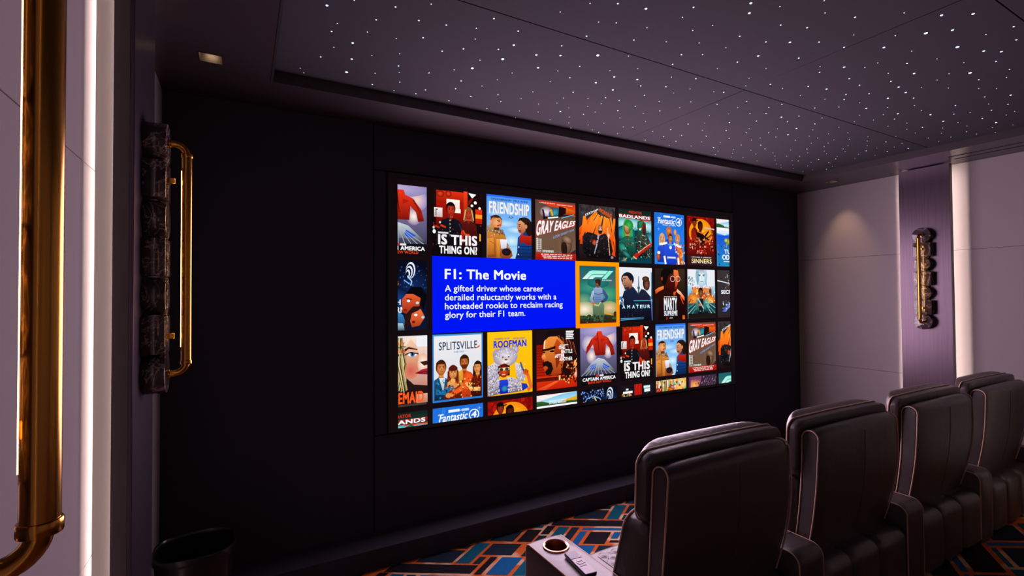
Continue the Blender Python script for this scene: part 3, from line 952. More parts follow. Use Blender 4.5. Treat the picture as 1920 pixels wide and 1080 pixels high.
def p_bad(P):             # green and cyan scene with a red diagonal
    P.rect(0, 0, 1, 1, '103830', '0a3c4a')
    P.rect(0, .9, 1, 1, '141c1a', '123028'); P.rect(0, .84, 1, .90, 'b81c10', '0c2a24')
    P.ell(.3, .72, .5, .12, 'd8fff8', '28a0b0'); P.ell(.85, .70, .3, .12, 'd0f8f8', '1890a8'); P.ell(.2, .55, .3, .14, '30b8d0', '0a4858'); P.ell(.95, .45, .2, .14, '40c0e0', '0a4858')
    P.text('PREDATOR', .31, .925, .70, .972, 'd8281a', .03)
    P.text('BADLANDS', .02, .835, .96, .895, 'fbfbff', .0455)
    P.rect(0, .822, 1, .830, 'c02818'); P.rect(.6, .80, 1, .815, 'e05a20')
    # two hooded travellers, one green, one in shade
    P.person(.26, .66, .115, 'c8a068', '38a848', '186048', '6a3020', -.5, .1, 2.0, True, dark='0c2824')
    P.ell(.30, .70, .13, .10, '40b850', '1c7838'); P.poly([(.16, .70), (.20, .58), (.26, .56), (.30, .66)], 'd8a878', 'a05038')
    P.poly([(.0, .34), (.18, .46), (.42, .50), (.50, .34), (.44, .12), (.0, .10)], '1c7058', '0a2420')
    P.ell(.12, .27, .15, .09, '30a890', '0e4038', rot=-30); P.ell(.22, .16, .16, .05, '2c9c88', '0a3430', rot=-25); P.poly([(.05, .03), (.24, .10), (.2, .02)], 'd8b870', '604828')
    P.poly([(.56, .78), (.70, .82), (.82, .76), (.84, .56), (.94, .44), (.92, .12), (.54, .12), (.48, .46), (.56, .56)], '1a5c48', '140c10')
    P.poly([(.60, .76), (.70, .80), (.70, .52), (.60, .56)], '2c8a60', '103830'); P.poly([(.72, .78), (.82, .72), (.80, .52), (.72, .56)], '801c18', '30080a')
    P.ell(.64, .64, .03, .02, 'f0fff0'); P.ell(.67, .66, .02, .012, 'f0c030')
    for k in range(7): P.line([(.62 + .045 * k, .55), (.56 + .06 * k, .18)], .014, ['6a1418', '2a6a50', '8a1c1c', '183830'][k % 4], .02)
    P.line([(.44, .10), (.70, .24), (1, .38)], .10, 'c01c18', .07); P.line([(.56, .19), (.76, .29), (1, .395)], .022, 'ffb890', .016); P.line([(.42, .12), (.52, .08)], .03, 'e8c890')
    P.speck(120, 0, .05, 1, .5, ['0c2824', '2a8a70', '6a1418', '60c8b8', '100c10', 'c83028'], .006, .022)
    P.speck(60, .4, .3, 1, .78, ['d8f0e8', '0c3c38', '40a888', '901c1c'], .005, .014)

def p_four(P):            # bright blue sheet with white script and a group in blue suits
    P.rect(0, 0, 1, 1, '1e6cd8', '2484ee')
    for r in (.22, .26): 
        P.line([(0 + r * math.cos(t) * .9, 1.0 - r * math.sin(t)) for t in [PI / 2 * q / 10 for q in range(11)]], .006, '5aa4f4')
    P.line([(.98, .72), (.93, .64), (.93, .54), (.98, .46)], .006, '5aa4f4')
    for cx, cy in ((.92, .93), (.14, .68)):
        P.line([(cx - .035, cy), (cx + .035, cy)], .008, 'a8d0fc'); P.line([(cx, cy - .03), (cx, cy + .03)], .008, 'a8d0fc')
    P.rect(.30, .915, .52, .955, 'e8f0fc'); P.rect(.56, .915, .71, .950, 'b8d4fc'); P.rect(.52, .928, .56, .936, 'e8f0fc')
    P.text('the', .10, .885, .17, .912, 'f4f8ff', .02)
    P.text('Fantastic', .13, .79, .68, .905, 'f8faff', .025, .06)
    P.ell(.81, .845, .105, .082, 'f8faff'); P.ell(.81, .845, .086, .067, '1e6cd8'); P.text('4', .755, .795, .865, .895, 'f8faff', .03, .12)
    P.text('FIRST STEPS', .27, .755, .70, .780, 'e0ecff', .02)
    P.person(.47, .62, .085, 'e0884a', 'c86830', '2848c8', '9a4018', 0, .2, 1.9, dark='1830a0'); P.ell(.47, .66, .09, .06, 'e8985a', 'b8582a')
    P.ell(.68, .64, .045, .06, 'f0b080', 'e07830')
    P.person(.24, .50, .075, 'f0c098', 'e8a860', '2850d0', 'c07840', .3, .04, 2.0, True, dark='1830a0')
    P.person(.76, .50, .075, 'f0b888', 'd88840', 'e87a28', 'c07040', -.3, .0, 1.9, dark='c04a14')
    P.poly([(.28, .36), (.5, .42), (.72, .36), (.78, .14), (.72, .0), (.34, 0), (.30, .16)], '2a50e0', '1438b0')
    P.person(.51, .51, .07, 'e0a070', '5a3018', '2c54e4', 'a05830', 0, .0, 2.9, dark='1638b8')
    P.poly([(.40, .40), (.62, .40), (.51, .34)], '38a0e8'); P.ell(.51, .33, .04, .032, 'e8f4ff'); P.rect(.39, .115, .68, .15, 'f0f4ff', 'a8c0e8'); P.line([(.14, .38), (.4, .42)], .05, 'f0f6ff'); P.line([(.62, .41), (.88, .34)], .05, 'f0f6ff')
    P.ell(.10, .15, .06, .09, 'd86838', '802c14'); P.ell(.12, .22, .05, .03, 'e8f0f8'); P.line([(.30, .16), (.34, 0)], .06, 'f4f8ff'); P.line([(.76, .14), (.78, 0)], .06, 'f4f8ff')
    P.line([(.86, .30), (.90, .04)], .08, 'f0903a', .05); P.speck(40, .66, 0, .98, .4, ['f8b850', 'e86820', 'fff0d0', 'c84818'], .01, .03)

def p_sin(P):             # orange sun, dark figures
    P.rect(0, 0, 1, 1, '8a0c08', '2a1214')
    P.speck(50, 0, .55, 1, 1, ['a01008', '700804', 'b81a0c'], .03, .08)
    P.ell(.50, .66, .43, .30, 'ffb818', 'f08a10'); P.poly([(.08, .56), (.92, .50), (.98, .2), (.02, .2)], 'a81408', '4a0c0a')
    P.person(.27, .875, .075, 'b04020', '1a0806', '7a1c0c', '601008', .3, .5, 1.6, dark='a81c0a')
    P.poly([(.12, .90), (.42, .935), (.40, .915), (.34, .91), (.33, .965), (.21, .965), (.19, .91)], '180804')
    P.person(.48, .80, .085, '6a1c10', '180806', '240a08', '3a0c08', .8, .42, 1.5, dark='300a08')
    P.poly([(.30, .72), (.5, .70), (.62, .62), (.76, .72), (.80, .75), (.80, .70), (.66, .58), (.36, .56)], '300c08', '18080a'); P.line([(.36, .70), (.56, .66), (.78, .73)], .03, 'e87038'); P.line([(.64, .56), (.80, .60), (.98, .68)], .05, '1c0a0a'); P.line([(.68, .595), (.82, .60), (.96, .68)], .014, 'f07038')
    P.line([(.64, .785), (1.0, .765)], .028, 'c8c0c0'); P.line([(.88, .76), (.90, .68)], .02, '1c0a0a')
    P.speck(130, .1, .33, .94, .56, ['f0c0a0', '200808', 'b8341c', 'd86838', '3a0c0a', '100606'], .012, .03)
    P.ell(.50, .30, .22, .07, 'c01808', '5a0c08'); P.speck(30, .34, .24, .70, .34, ['f05030', '3a0808', 'e8e0d8'], .008, .02)
    P.rect(0, 0, 1, .2, '3a1a1a', '34181a')
    P.text('MICHAEL B. JORDAN', .15, .150, .86, .178, 'e8e4e8', .02)
    P.text('SINNERS', .145, .045, .88, .135, 'f8d858', .02, c2='fff8e8')

def p_turtle(P):
    P.rect(0, 0, 1, 1, 'f4e8e8', 'e8f0f8'); P.poly([(0, .90), (.3, .94), (.6, .98), (1, 1), (1, .86), (.5, .84), (0, .84)], '70c0e8', 'b8e4f0')
    P.poly([(0, .90), (.12, .90), (.3, .86), (.55, .845), (.8, .89), (1, .92), (1, .80), (0, .80)], '3a6a30', '1c4020'); P.poly([(.55, .86), (.8, .90), (1, .93), (1, .86)], 'e8a828')
    P.rect(0, .66, 1, .82, 'fff8f8', 'c0e0fc'); P.poly([(0, .70), (.3, .66), (.6, .72), (1, .76), (1, .64), (0, .62)], '3aa0f0', '1878e0')
    P.rect(0, 0, 1, .655, '1c50d8', '1c88b8')
    P.text('BREAKING THE SURFACE', .3, .875, .72, .900, 'f4fcff', .01); P.text('NATURAL WONDERS', .3, .835, .72, .860, 'f4fcff', .02)
    P.ell(.50, .52, .20, .07, 'd8b840', '2c6040', rot=-15); P.ell(.36, .555, .08, .05, 'e8d880', '50782c'); P.line([(.40, .50), (.36, .40)], .06, '88a040', .03); P.line([(.6, .5), (.8, .42)], .08, '70903c', .03)
    P.speck(60, 0, 0, 1, .45, ['30b0c8', '0c3870', 'b85a60', '2880e8'], .01, .03)
    P.text('TURTLE', .28, .27, .98, .36, 'f8f4f0', .045); P.text('ODYSSEY', .20, .14, .98, .25, 'f8f4f0', .045); P.rect(.25, .095, .9, .11, 'e8e8f0')

def p_born(P):            # night blue with two worried faces
    P.rect(0, 0, 1, 1, '070a18', '0c1430'); P.ell(.75, .62, .35, .3, '12285a', '080c1c'); P.ell(.35, .42, .4, .2, '1a4a98', '0a1430')
    P.speck(60, .5, .55, 1, .92, ['1c3c80', '2a58a8', '0a1024'], .006, .02)
    for k in range(6): P.ell(.70 - .012 * k, .86 - .012 * k, .085 - .012 * k, .12 - .015 * k, ['e0e8ff', '0a1024'][k % 2], rot=-8)
    P.line([(.64, .78), (.72, .70), (.70, .64)], .02, 'b0e0ff'); P.line([(.58, .72), (.68, .66)], .016, '88c0ff'); P.ell(.40, .64, .10, .05, 'f0e8c0', '8a5020', rot=30); P.line([(.30, .62), (.5, .69)], .016, '401808')
    P.text('RN', .44, .25, .60, .335, 'f8f8f8', .03); P.text('H', .43, .365, .52, .44, 'f0f4ff', .03)
    P.poly([(.0, .24), (.40, .30), (.56, .22), (.62, .08), (0, .06)], '3a90d0', '1a3c6c'); P.poly([(.2, .12), (.56, .10), (.6, 0), (.2, 0)], 'b8d8e8', '304c68')
    P.poly([(.54, .44), (.62, .52), (.74, .54), (.88, .48), (.90, .40), (.80, .28), (.66, .22), (.55, .26)], 'e85a30', '902814'); P.poly([(.62, .52), (.70, .62), (.90, .62), (1.0, .50), (.94, .30), (.86, .36), (.88, .46), (.74, .52)], '08080e')
    P.ell(.66, .42, .03, .018, 'd0f0ff'); P.ell(.82, .39, .03, .018, 'a0e8f0'); P.ell(.60, .29, .03, .02, '8a1c10'); P.line([(.62, .455), (.72, .44)], .014, '1c0808')
    P.poly([(.66, .20), (.74, .28), (.88, .30), (.96, .18), (.86, .06), (.72, .04)], 'f07038', 'a83818'); P.poly([(.60, .22), (.74, .34), (.92, .34), (.84, .28), (.72, .24), (.66, .04), (.58, .0)], '2a1210')
    P.ell(.79, .215, .03, .018, 'e8f8ff'); P.ell(.92, .18, .03, .018, '90e0f0'); P.ell(.75, .115, .03, .018, '701410')

def p_race(P):            # selected poster: pale emblem above a standing figure
    P.rect(0, 0, 1, 1, '12606a', '707a50')
    P.ell(.3, .62, .5, .14, '3c9880', '1c6c66'); P.ell(.75, .5, .35, .16, '50a878', '20786a'); P.ell(.1, .40, .25, .12, '78a888', '2c7c68'); P.ell(.5, .70, .3, .08, '2a8078', '166468')
    P.ell(.12, .24, .30, .14, 'fff0d8', '98a068'); P.ell(.80, .26, .26, .12, 'f4c498', '8aa060'); P.rect(0, 0, 1, .13, '24402a', '2c1814')
    E, Q = '8cf0d8', 'd8f4ee'
    P.poly([(.07, .775), (.20, .775), (.32, .85), (.38, .862), (.70, .862), (.78, .925), (.34, .925), (.26, .91)], E, Q)
    P.poly([(.22, .775), (.345, .775), (.42, .808), (.60, .808), (.68, .852), (.38, .852), (.32, .84)], E, Q)
    P.poly([(.60, .775), (.72, .775), (.93, .925), (.80, .925)], E, E)
    P.text('THE MOVIE', .60, .742, .88, .762, 'e8fff8', .02)
    # figure, hands on hips
    P.poly([(.34, .36), (.34, .30), (.36, .02), (.46, .02), (.49, .22), (.54, .02), (.64, .02), (.66, .30), (.62, .36)], '6a8a68', '3c5038')
    P.line([(.33, .33), (.5, .30), (.56, .36)], .03, 'b8c890')
    P.poly([(.36, .60), (.44, .635), (.54, .635), (.62, .60), (.63, .50), (.61, .36), (.39, .36), (.37, .48)], '90a8c8', '5a78b0')
    P.poly([(.38, .58), (.32, .55), (.27, .42), (.30, .35), (.36, .33), (.39, .36), (.34, .42), (.38, .52)], 'b8c4d8', '7088b8'); P.poly([(.61, .60), (.68, .57), (.78, .46), (.74, .40), (.62, .35), (.60, .38), (.69, .45), (.62, .52)], '405890', '2c4478')
    P.line([(.38, .52), (.50, .50), (.62, .52)], .02, '4a6088'); P.line([(.42, .45), (.58, .45)], .01, '506a98'); P.line([(.42, .41), (.58, .41)], .01, '506a98')
    P.ell(.36, .34, .04, .025, 'c86840'); P.ell(.61, .375, .04, .022, '5a2c20')
    P.rect(.45, .62, .53, .68, '8a4a30'); P.ell(.475, .705, .065, .062, 'b87048', '5a2c1c'); P.ell(.49, .735, .08, .042, '3a2418'); P.ell(.53, .70, .035, .05, '301c14')
    P.ell(.24, .13, .10, .045, 'f4f0e0', 'a8a078'); P.ell(.24, .12, .06, .03, '28382c'); P.line([(.0, .10), (.34, .10)], .05, '30502c'); P.line([(.66, .17), (.92, .12)], .035, 'f09a28', .02); P.rect(.64, .06, 1, .12, '2a3c24', '38201c'); P.ell(.97, .15, .05, .04, '4a2820')
    P.speck(50, 0, 0, 1, .12, ['203420', '486838', '50281c', '2c1c18'], .01, .03)

def p_amat(P):            # pale sky, two men in dark coats
    P.rect(0, 0, 1, 1, 'e8e8ee', 'dfe4ee'); P.rect(0, .40, 1, .46, '3a90c8', '184878')
    P.poly([(.55, .40), (.575, .84), (.595, .84), (.61, .40)], '48788c', '204858'); P.rect(.545, .60, .62, .64, '2c5868'); P.rect(.97, .40, 1, .92, '5898b0', '38708c')
    P.poly([(.06, .40), (.14, .56), (.30, .62), (.42, .64), (.56, .52), (.62, .36), (.62, 0), (0, 0), (0, .3)], '1c2440', '0a0c18')
    P.poly([(.58, .50), (.66, .60), (.78, .58), (.94, .46), (1, .2), (1, 0), (.46, 0), (.5, .34)], '20243c', '0a0a16')
    P.poly([(.94, .46), (1.0, .34), (1, .0), (.985, 0), (.97, .3)], '6888d8')
    P.ell(.25, .78, .19, .13, '181c28'); P.poly([(.09, .80), (.13, .84), (.24, .84), (.34, .74), (.40, .64), (.30, .60), (.16, .59), (.12, .66), (.08, .70), (.11, .74)], 'd89878', '6a3428'); P.ell(.37, .73, .035, .04, 'c07850')
    P.poly([(.10, .86), (.18, .90), (.34, .90), (.42, .80), (.40, .70), (.36, .78), (.26, .83)], '141824'); P.line([(.12, .79), (.2, .795)], .014, '100c10'); P.ell(.155, .765, .014, .009, '100808'); P.line([(.12, .655), (.19, .66)], .016, '401410'); P.poly([(.14, .62), (.30, .64), (.28, .60), (.17, .58)], '38242c')
    P.ell(.82, .70, .11, .12, '1c1c24'); P.ell(.835, .685, .095, .115, '8a5440', '301810'); P.ell(.80, .79, .11, .05, '6a4030', '28140e'); P.ell(.81, .70, .012, .008, '080406'); P.ell(.89, .70, .012, .008, '080406'); P.line([(.82, .60), (.88, .60)], .012, '200806'); P.ell(.84, .59, .04, .02, '403830')
    P.rect(.42, .375, 1, .385, '50c8f0'); P.speck(30, 0, .30, .12, .42, ['50c0f0', 'e0f0ff', '184080'], .008, .02)
    P.text('THE', .46, .305, .55, .325, '30c8d8', .02)
    for ch, u in zip('AMATEUR', (.08, .225, .37, .49, .61, .715, .84)): P.text(ch, u, .235, u + .085, .300, 'f4fdff', .03, c2='88e8f4')
    for k in range(3): P.line([(.02, .055 - k * .014), (.72, .060 - k * .012)], .008, ['88e0ff', '3090e0', '60c8f8'][k], .004)
    P.speck(30, .05, .06, .9, .22, ['141828', '20243c', '0a0c14'], .01, .03)

def p_marty(P):           # dim brown, red lit face, tall white lettering
    P.rect(0, 0, 1, 1, '2a1c16', '1a100e'); P.rect(.75, .6, 1, 1, '3c2c1c', '2a1c14')
    P.poly([(0, .58), (.2, .64), (.36, .62), (.7, .60), (.92, .52), (1, .42), (1, 0), (.1, 0), (.12, .4), (0, .46)], '2c0c0a', '140808')
    P.poly([(0, .58), (.12, .63), (.28, .66), (.28, .60), (.12, .55), (.02, .50)], 'ff8a40', 'c03010'); P.poly([(.70, .62), (.86, .54), (.98, .44), (.98, .36), (.84, .48), (.72, .54)], 'ffd0a0', 'f04818'); P.line([(.84, .46), (.94, .30)], .05, 'e84014', .02)
    P.poly([(.30, .66), (.34, .9), (.5, .98), (.74, .98), (.82, .86), (.80, .74), (.74, .60), (.66, .53), (.56, .56)], '5a140c', '300806'); P.poly([(.62, .98), (.76, .97), (.80, .86), (.76, .72), (.70, .60), (.66, .62), (.68, .78), (.62, .88)], 'f07840', 'b02810')
    P.poly([(.18, .80), (.20, .94), (.30, 1), (.62, 1), (.60, .92), (.44, .86), (.36, .70), (.28, .66)], '100a0a'); P.ell(.225, .80, .03, .035, 'a83818')
    for cx in (.58, .76): P.line([(cx + .075 * math.cos(t), .80 + .055 * math.sin(t)) for t in [PI * 2 * q / 16 for q in range(17)]], .014, 'e8c8b8')
    P.line([(.64, .62), (.72, .64)], .03, '801410'); P.poly([(.6, .54), (.7, .56), (.66, .47), (.6, .48)], 'e04818')
    P.text('TIMOTHEE CHALAMET', .28, .440, .72, .460, 'f0ecec', .02)
    P.text('MARTY', .28, .185, .72, .430, 'f4f2f0', .045, c2='e0ecfc'); P.text('SUPREME', .28, .075, .73, .175, 'f4f2f0', .045, c2='e0ecfc'); P.text('A24', .46, .022, .56, .045, 'e8e8e8', .02)
    P.rect(.90, 0, .98, .08, 'e04814', 'f07020'); P.line([(.38, .05), (.36, 0)], .04, 'b81810')

def p_mercy(P):           # pale face above a burning street
    P.rect(0, 0, 1, 1, 'e8eaf0', 'd8e4ee'); P.ell(.50, .87, .22, .22, 'f8fbff', 'a8c8d8'); P.poly([(.30, .96), (.34, .66), (.42, .78), (.40, 1)], '88b0c8', '60a8c0'); P.poly([(.60, .98), (.62, .72), (.70, .64), (.68, .96)], 'b8d0e0', '80c0d8')
    P.rect(.42, .92, .60, 1, '98a8b8', 'c8d4e0')
    P.ell(.43, .875, .04, .014, '284858'); P.ell(.58, .875, .04, .014, '206070'); P.line([(.38, .905), (.47, .895)], .014, '506878'); P.line([(.54, .895), (.64, .905)], .014, '506878'); P.poly([(.49, .87), (.53, .87), (.55, .80), (.47, .80)], 'c8dce8'); P.line([(.46, .755), (.56, .755)], .02, '6a7c8c')
    P.speck(24, .04, .68, .24, .84, ['203848', '6890a0', 'a0c0d0'], .012, .03)
    P.rect(0, .30, 1, .62, 'e89040', 'c84014'); P.rect(0, .46, .14, .66, 'b0e0f0', '60b8d8'); P.rect(.78, .36, .86, .60, '203c58', '1c2c40'); P.rect(.88, .40, 1, .66, 'a8d8f0', '58a0c8'); P.rect(.3, .5, .36, .6, 'f8c030')
    P.ell(.2, .40, .2, .12, 'f8b040', 'd04814'); P.ell(.8, .38, .2, .10, 'f8c050', 'c83c10'); P.speck(60, 0, .30, 1, .55, ['ffcc50', 'e85818', '8a2408', 'fff0c0', '40a0c0'], .01, .035)
    P.text('MERCY', .15, .595, .90, .650, 'c83830', .012)
    P.rect(0, 0, 1, .31, '28585c', '181820')
    for k in range(12): P.line([(.5 + (k - 5.5) * .05, .30), (.5 + (k - 5.5) * .17, .04)], .012, ['50a8b0', '102830', '98d0d0'][k % 3], .022)
    P.rect(.34, 0, .72, .14, '16161c', '141418')
    P.person(.46, .52, .08, 'b06840', '1c1818', '48988c', '5a2814', .1, .18, 2.3, dark='2c6a64')
    P.poly([(.36, .40), (.56, .40), (.54, .16), (.38, .16)], '181c22'); P.line([(.34, .42), (.56, .20)], .04, 'b8d0d8', .03); P.ell(.42, .28, .05, .03, 'c07040'); P.line([(.66, .40), (.76, .20)], .09, '60b0a0', .06)
    P.rect(0, 0, 1, .10, '1a1616', '221818')

def p_secret(P):
    P.rect(0, 0, 1, 1, '3a3236', '2c2428'); P.ell(.8, .72, .55, .28, '4c4448', '342c30'); P.speck(120, .3, .55, 1, .92, ['30c890', '4060e8', 'e04060', 'e8e8f8', '9040d0', 'f0c040'], .006, .018)
    P.ell(.82, .74, .22, .10, 'fff8fc', 'c03878'); P.line([(.0, .78), (.5, .72)], .03, 'e0f0ff', .012)
    P.text('SECRETS &', .14, .50, .98, .58, 'f4f6ff', .045)
    P.ell(.9, .30, .8, .18, 'c8e0ff', '2040b0', rot=18); P.ell(.95, .24, .75, .16, '303048', '202030', rot=18); P.speck(90, .2, .18, 1, .36, ['e0e8f8', '7080a8', '202838'], .008, .022); P.rect(0, 0, 1, .12, '2c2428', '2a2226')

def p_maid(P):            # half of a pale face with fair hair
    P.rect(0, 0, 1, 1, 'e8e4e6', '2a1a1a'); P.rect(.40, .0, 1, .35, '1c1214', '201416')
    P.poly([(.60, 1), (.72, .98), (1, .98), (1, .14), (.85, .2), (.66, .38), (.56, .60), (.55, .80)], 'f8e0d4', 'b86a50'); P.rect(.80, .84, 1, 1, 'ececf0')
    P.poly([(.80, .86), (.86, .70), (.84, .58), (.74, .5), (.60, .6), (.58, .8), (.7, .96)], 'f4c8a8', 'c87858'); P.ell(.70, .50, .14, .12, 'd05a50', 'd88868'); P.ell(.92, .60, .10, .14, 'fff4ec', 'e8b090')
    P.line([(.56, .78), (.66, .83), (.82, .80)], .05, '3a1c14', .02); P.ell(.73, .735, .085, .03, 'f0f0f4'); P.ell(.73, .735, .04, .034, '2878b0'); P.ell(.73, .735, .018, .018, '0c0c14'); P.line([(.58, .73), (.70, .765), (.84, .735)], .02, '180c0c')
    P.poly([(.86, .62), (.94, .56), (1, .57), (1, .63)], '401c14'); P.poly([(.78, .46), (.9, .51), (1, .52), (1, .43), (.86, .44)], 'c02840', '701420'); P.line([(.78, .46), (1, .475)], .012, '501018')
    P.poly([(.62, .40), (.75, .3), (1, .27), (1, .12), (.6, .1)], '281416', '1c1012')
    for k in range(16): P.line([(.46 + .02 * (k % 5), .98 - .02 * (k % 3)), (.42 + .022 * k % .2 , .6), (.36 + .018 * k, .2 + .01 * (k % 4))], .026, ['c8b070', '6a5a30', 'e0d0a0', '3c3420', 'a89058'][k % 5], .014)
    P.text('SYDNEY', .25, .88, .60, .915, 'e04028', .015); P.text('SWEENEY', .22, .83, .62, .862, '302020', .015); P.text('AMANDA', .25, .765, .60, .80, 'e04028', .03); P.text('SEYFRIED', .2, .72, .62, .75, '302020', .015)
    P.rect(.80, .03, 1, .16, 'd8a890', 'b87a60'); P.rect(.36, .0, .98, .03, '403830')
    P.text('EMAID', .475, .04, .93, .20, 'ff5a1c', .045)

def p_split(P):           # pale sheet, blue border, four friends
    P.rect(0, 0, 1, 1, '3a8ad8', '2878d0'); P.rect(.025, .03, .975, .975, 'e9e8ec', 'd8d8dc')
    P.text('SPLITSVILLE', .12, .765, .885, .885, '0f2a4a', .012); P.poly([(.86, .775), (.90, .80), (.95, .815), (.92, .78), (.88, .765)], 'f0501c'); P.text('NEON', .42, .715, .60, .742, '3a90e0', .015)
    P.clip = (P.W((.025, 0))[0], P.W((.975, 0))[0], P.W((0, .03))[1], P.clip[3])
    P.person(.53 + .09, .56, .088, 'd88040', '38180a', 'e0501c', '9a4014', 0, .03, 2.2, beard='5a2410', dark='b83410')
    P.poly([(.50, .43), (.58, .46), (.60, .18), (.50, .22)], 'e8a838', 'b87820')
    P.person(.89, .47, .075, 'f0a860', '2a120a', '6a1c0c', 'c87030', -.8, .03, 1.8, True, dark='2c0c08')
    P.person(.16, .50, .092, 'e89850', '3a1c0c', '1a5a80', 'a85020', .3, .03, 1.9, dark='0c2440'); P.poly([(.12, .36), (.24, .36), (.2, .14)], 'd8e0e4', 'a8b8c0')
    P.person(.39, .42, .085, 'f0b068', '6a1c0c', 'a03018', 'c06830', .2, .03, 1.9, True, dark='501408'); P.ell(.39, .485, .09, .04, '5a180a')
    P.poly([(.28, .28), (.38, .34), (.46, .26), (.40, .14), (.28, .2)], 'f0b868', 'c87830')
    P.line([(.06, .16), (.22, .14), (.42, .22)], .10, '1c6a98', .08); P.ell(.43, .23, .05, .035, 'e89048')
    P.line([(.72, .38), (.62, .20), (.34, .09)], .11, 'f05a1c', .08); P.ell(.30, .09, .06, .035, 'e08a40'); P.line([(.68, .24), (.76, .15), (.94, .14)], .08, 'f0c078', .07); P.line([(.66, .26), (.72, .18)], .05, 'f0b868')
    P.speck(90, .3, .04, .96, .34, ['a02810', 'f08a30', '401008', 'ffd080', 'd84818'], .006, .02)
    P.speck(30, .04, .06, .3, .34, ['0c3458', '3088b8', '081c38'], .008, .02)

def p_roof(P):            # yellow sheet, big pale plush toy carried on shoulders
    P.rect(0, 0, 1, 1, 'fcc410', 'f8b40c')
    P.text('CHANNING TATUM', .15, .875, .48, .905, '3a3498', .02); P.text('KIRSTEN DUNST', .56, .868, .84, .898, '3a3498', .02)
    P.text('ROOFMAN', .13, .745, .865, .860, '1c34d0', .055)
    B1, B2, B3 = 'dcd4e0', '9c90a4', '5c5064'
    P.poly([(0, .46), (.14, .52), (.26, .50), (.24, .26), (.1, .2), (0, .2)], B1, B2); P.poly([(.60, .50), (.72, .46), (.84, .26), (.80, .18), (.70, .20), (.62, .34)], B1, B2)
    P.ell(.20, .65, .09, .08, B1, B2); P.ell(.60, .70, .09, .065, B1, B2); P.ell(.39, .60, .27, .155, 'e8e2ea', B2)
    P.ell(.39, .53, .12, .07, 'f4ecec', 'd0b8b0'); P.ell(.40, .555, .035, .014, B3); P.ell(.33, .595, .02, .014, '4a4050'); P.ell(.46, .60, .02, .014, '4a4050'); P.line([(.34, .50), (.40, .485), (.46, .50)], .012, 'a07878')
    P.rect(.22, .30, .48, .46, '2a1410', '1c0c0c'); P.ell(.35, .375, .11, .10, 'e05020', '902008'); P.ell(.35, .44, .11, .05, '5a1008', a0=0, a1=180)
    P.line([(.24, .405), (.47, .41)], .05, 'f0ecc0'); P.ell(.295, .402, .042, .024, '2c3a20'); P.ell(.415, .405, .042, .024, '2c3a20'); P.line([(.31, .32), (.38, .32)], .012, 'f8d8d0')
    P.poly([(.26, .24), (.44, .24), (.48, .02), (.22, .02)], '2440d8', '1018a0'); P.ell(.36, .10, .07, .05, '30a870', '1c50c8')
    P.poly([(0, .22), (.12, .28), (.26, .24), (.22, .02), (0, .0)], B1, B3); P.poly([(.42, .28), (.56, .26), (.70, .20), (.74, .03), (.48, .02)], B1, B3)
    P.speck(320, 0, .02, .26, .48, ['f0ecf4', B2, B3, 'c0b8c8'], .006, .014); P.speck(260, .44, .04, .74, .26, ['f0ecf4', B2, B3, 'c0b8c8'], .006, .014); P.speck(120, .62, .2, .82, .46, ['f0ecf4', B2, 'c0b8c8'], .006, .013); P.speck(120, .14, .58, .64, .74, ['f4f0f6', B2, 'c8c0d0'], .006, .013)
    P.poly([(.74, .16), (.86, .14), (.90, .08), (.76, .03)], '2038c8', '1428a0'); P.line([(.88, .04), (.96, .08), (.90, .26), (.86, .34)], .09, 'e86a28', .06); P.line([(.90, .28), (.78, .32)], .05, 'd85a20', .03)
    P.line([(.72, .50), (.78, .36)], .035, '486078', .045); P.line([(.78, .36), (.90, .33)], .05, '5a2414'); P.ell(.84, .345, .05, .035, 'c84a1c')

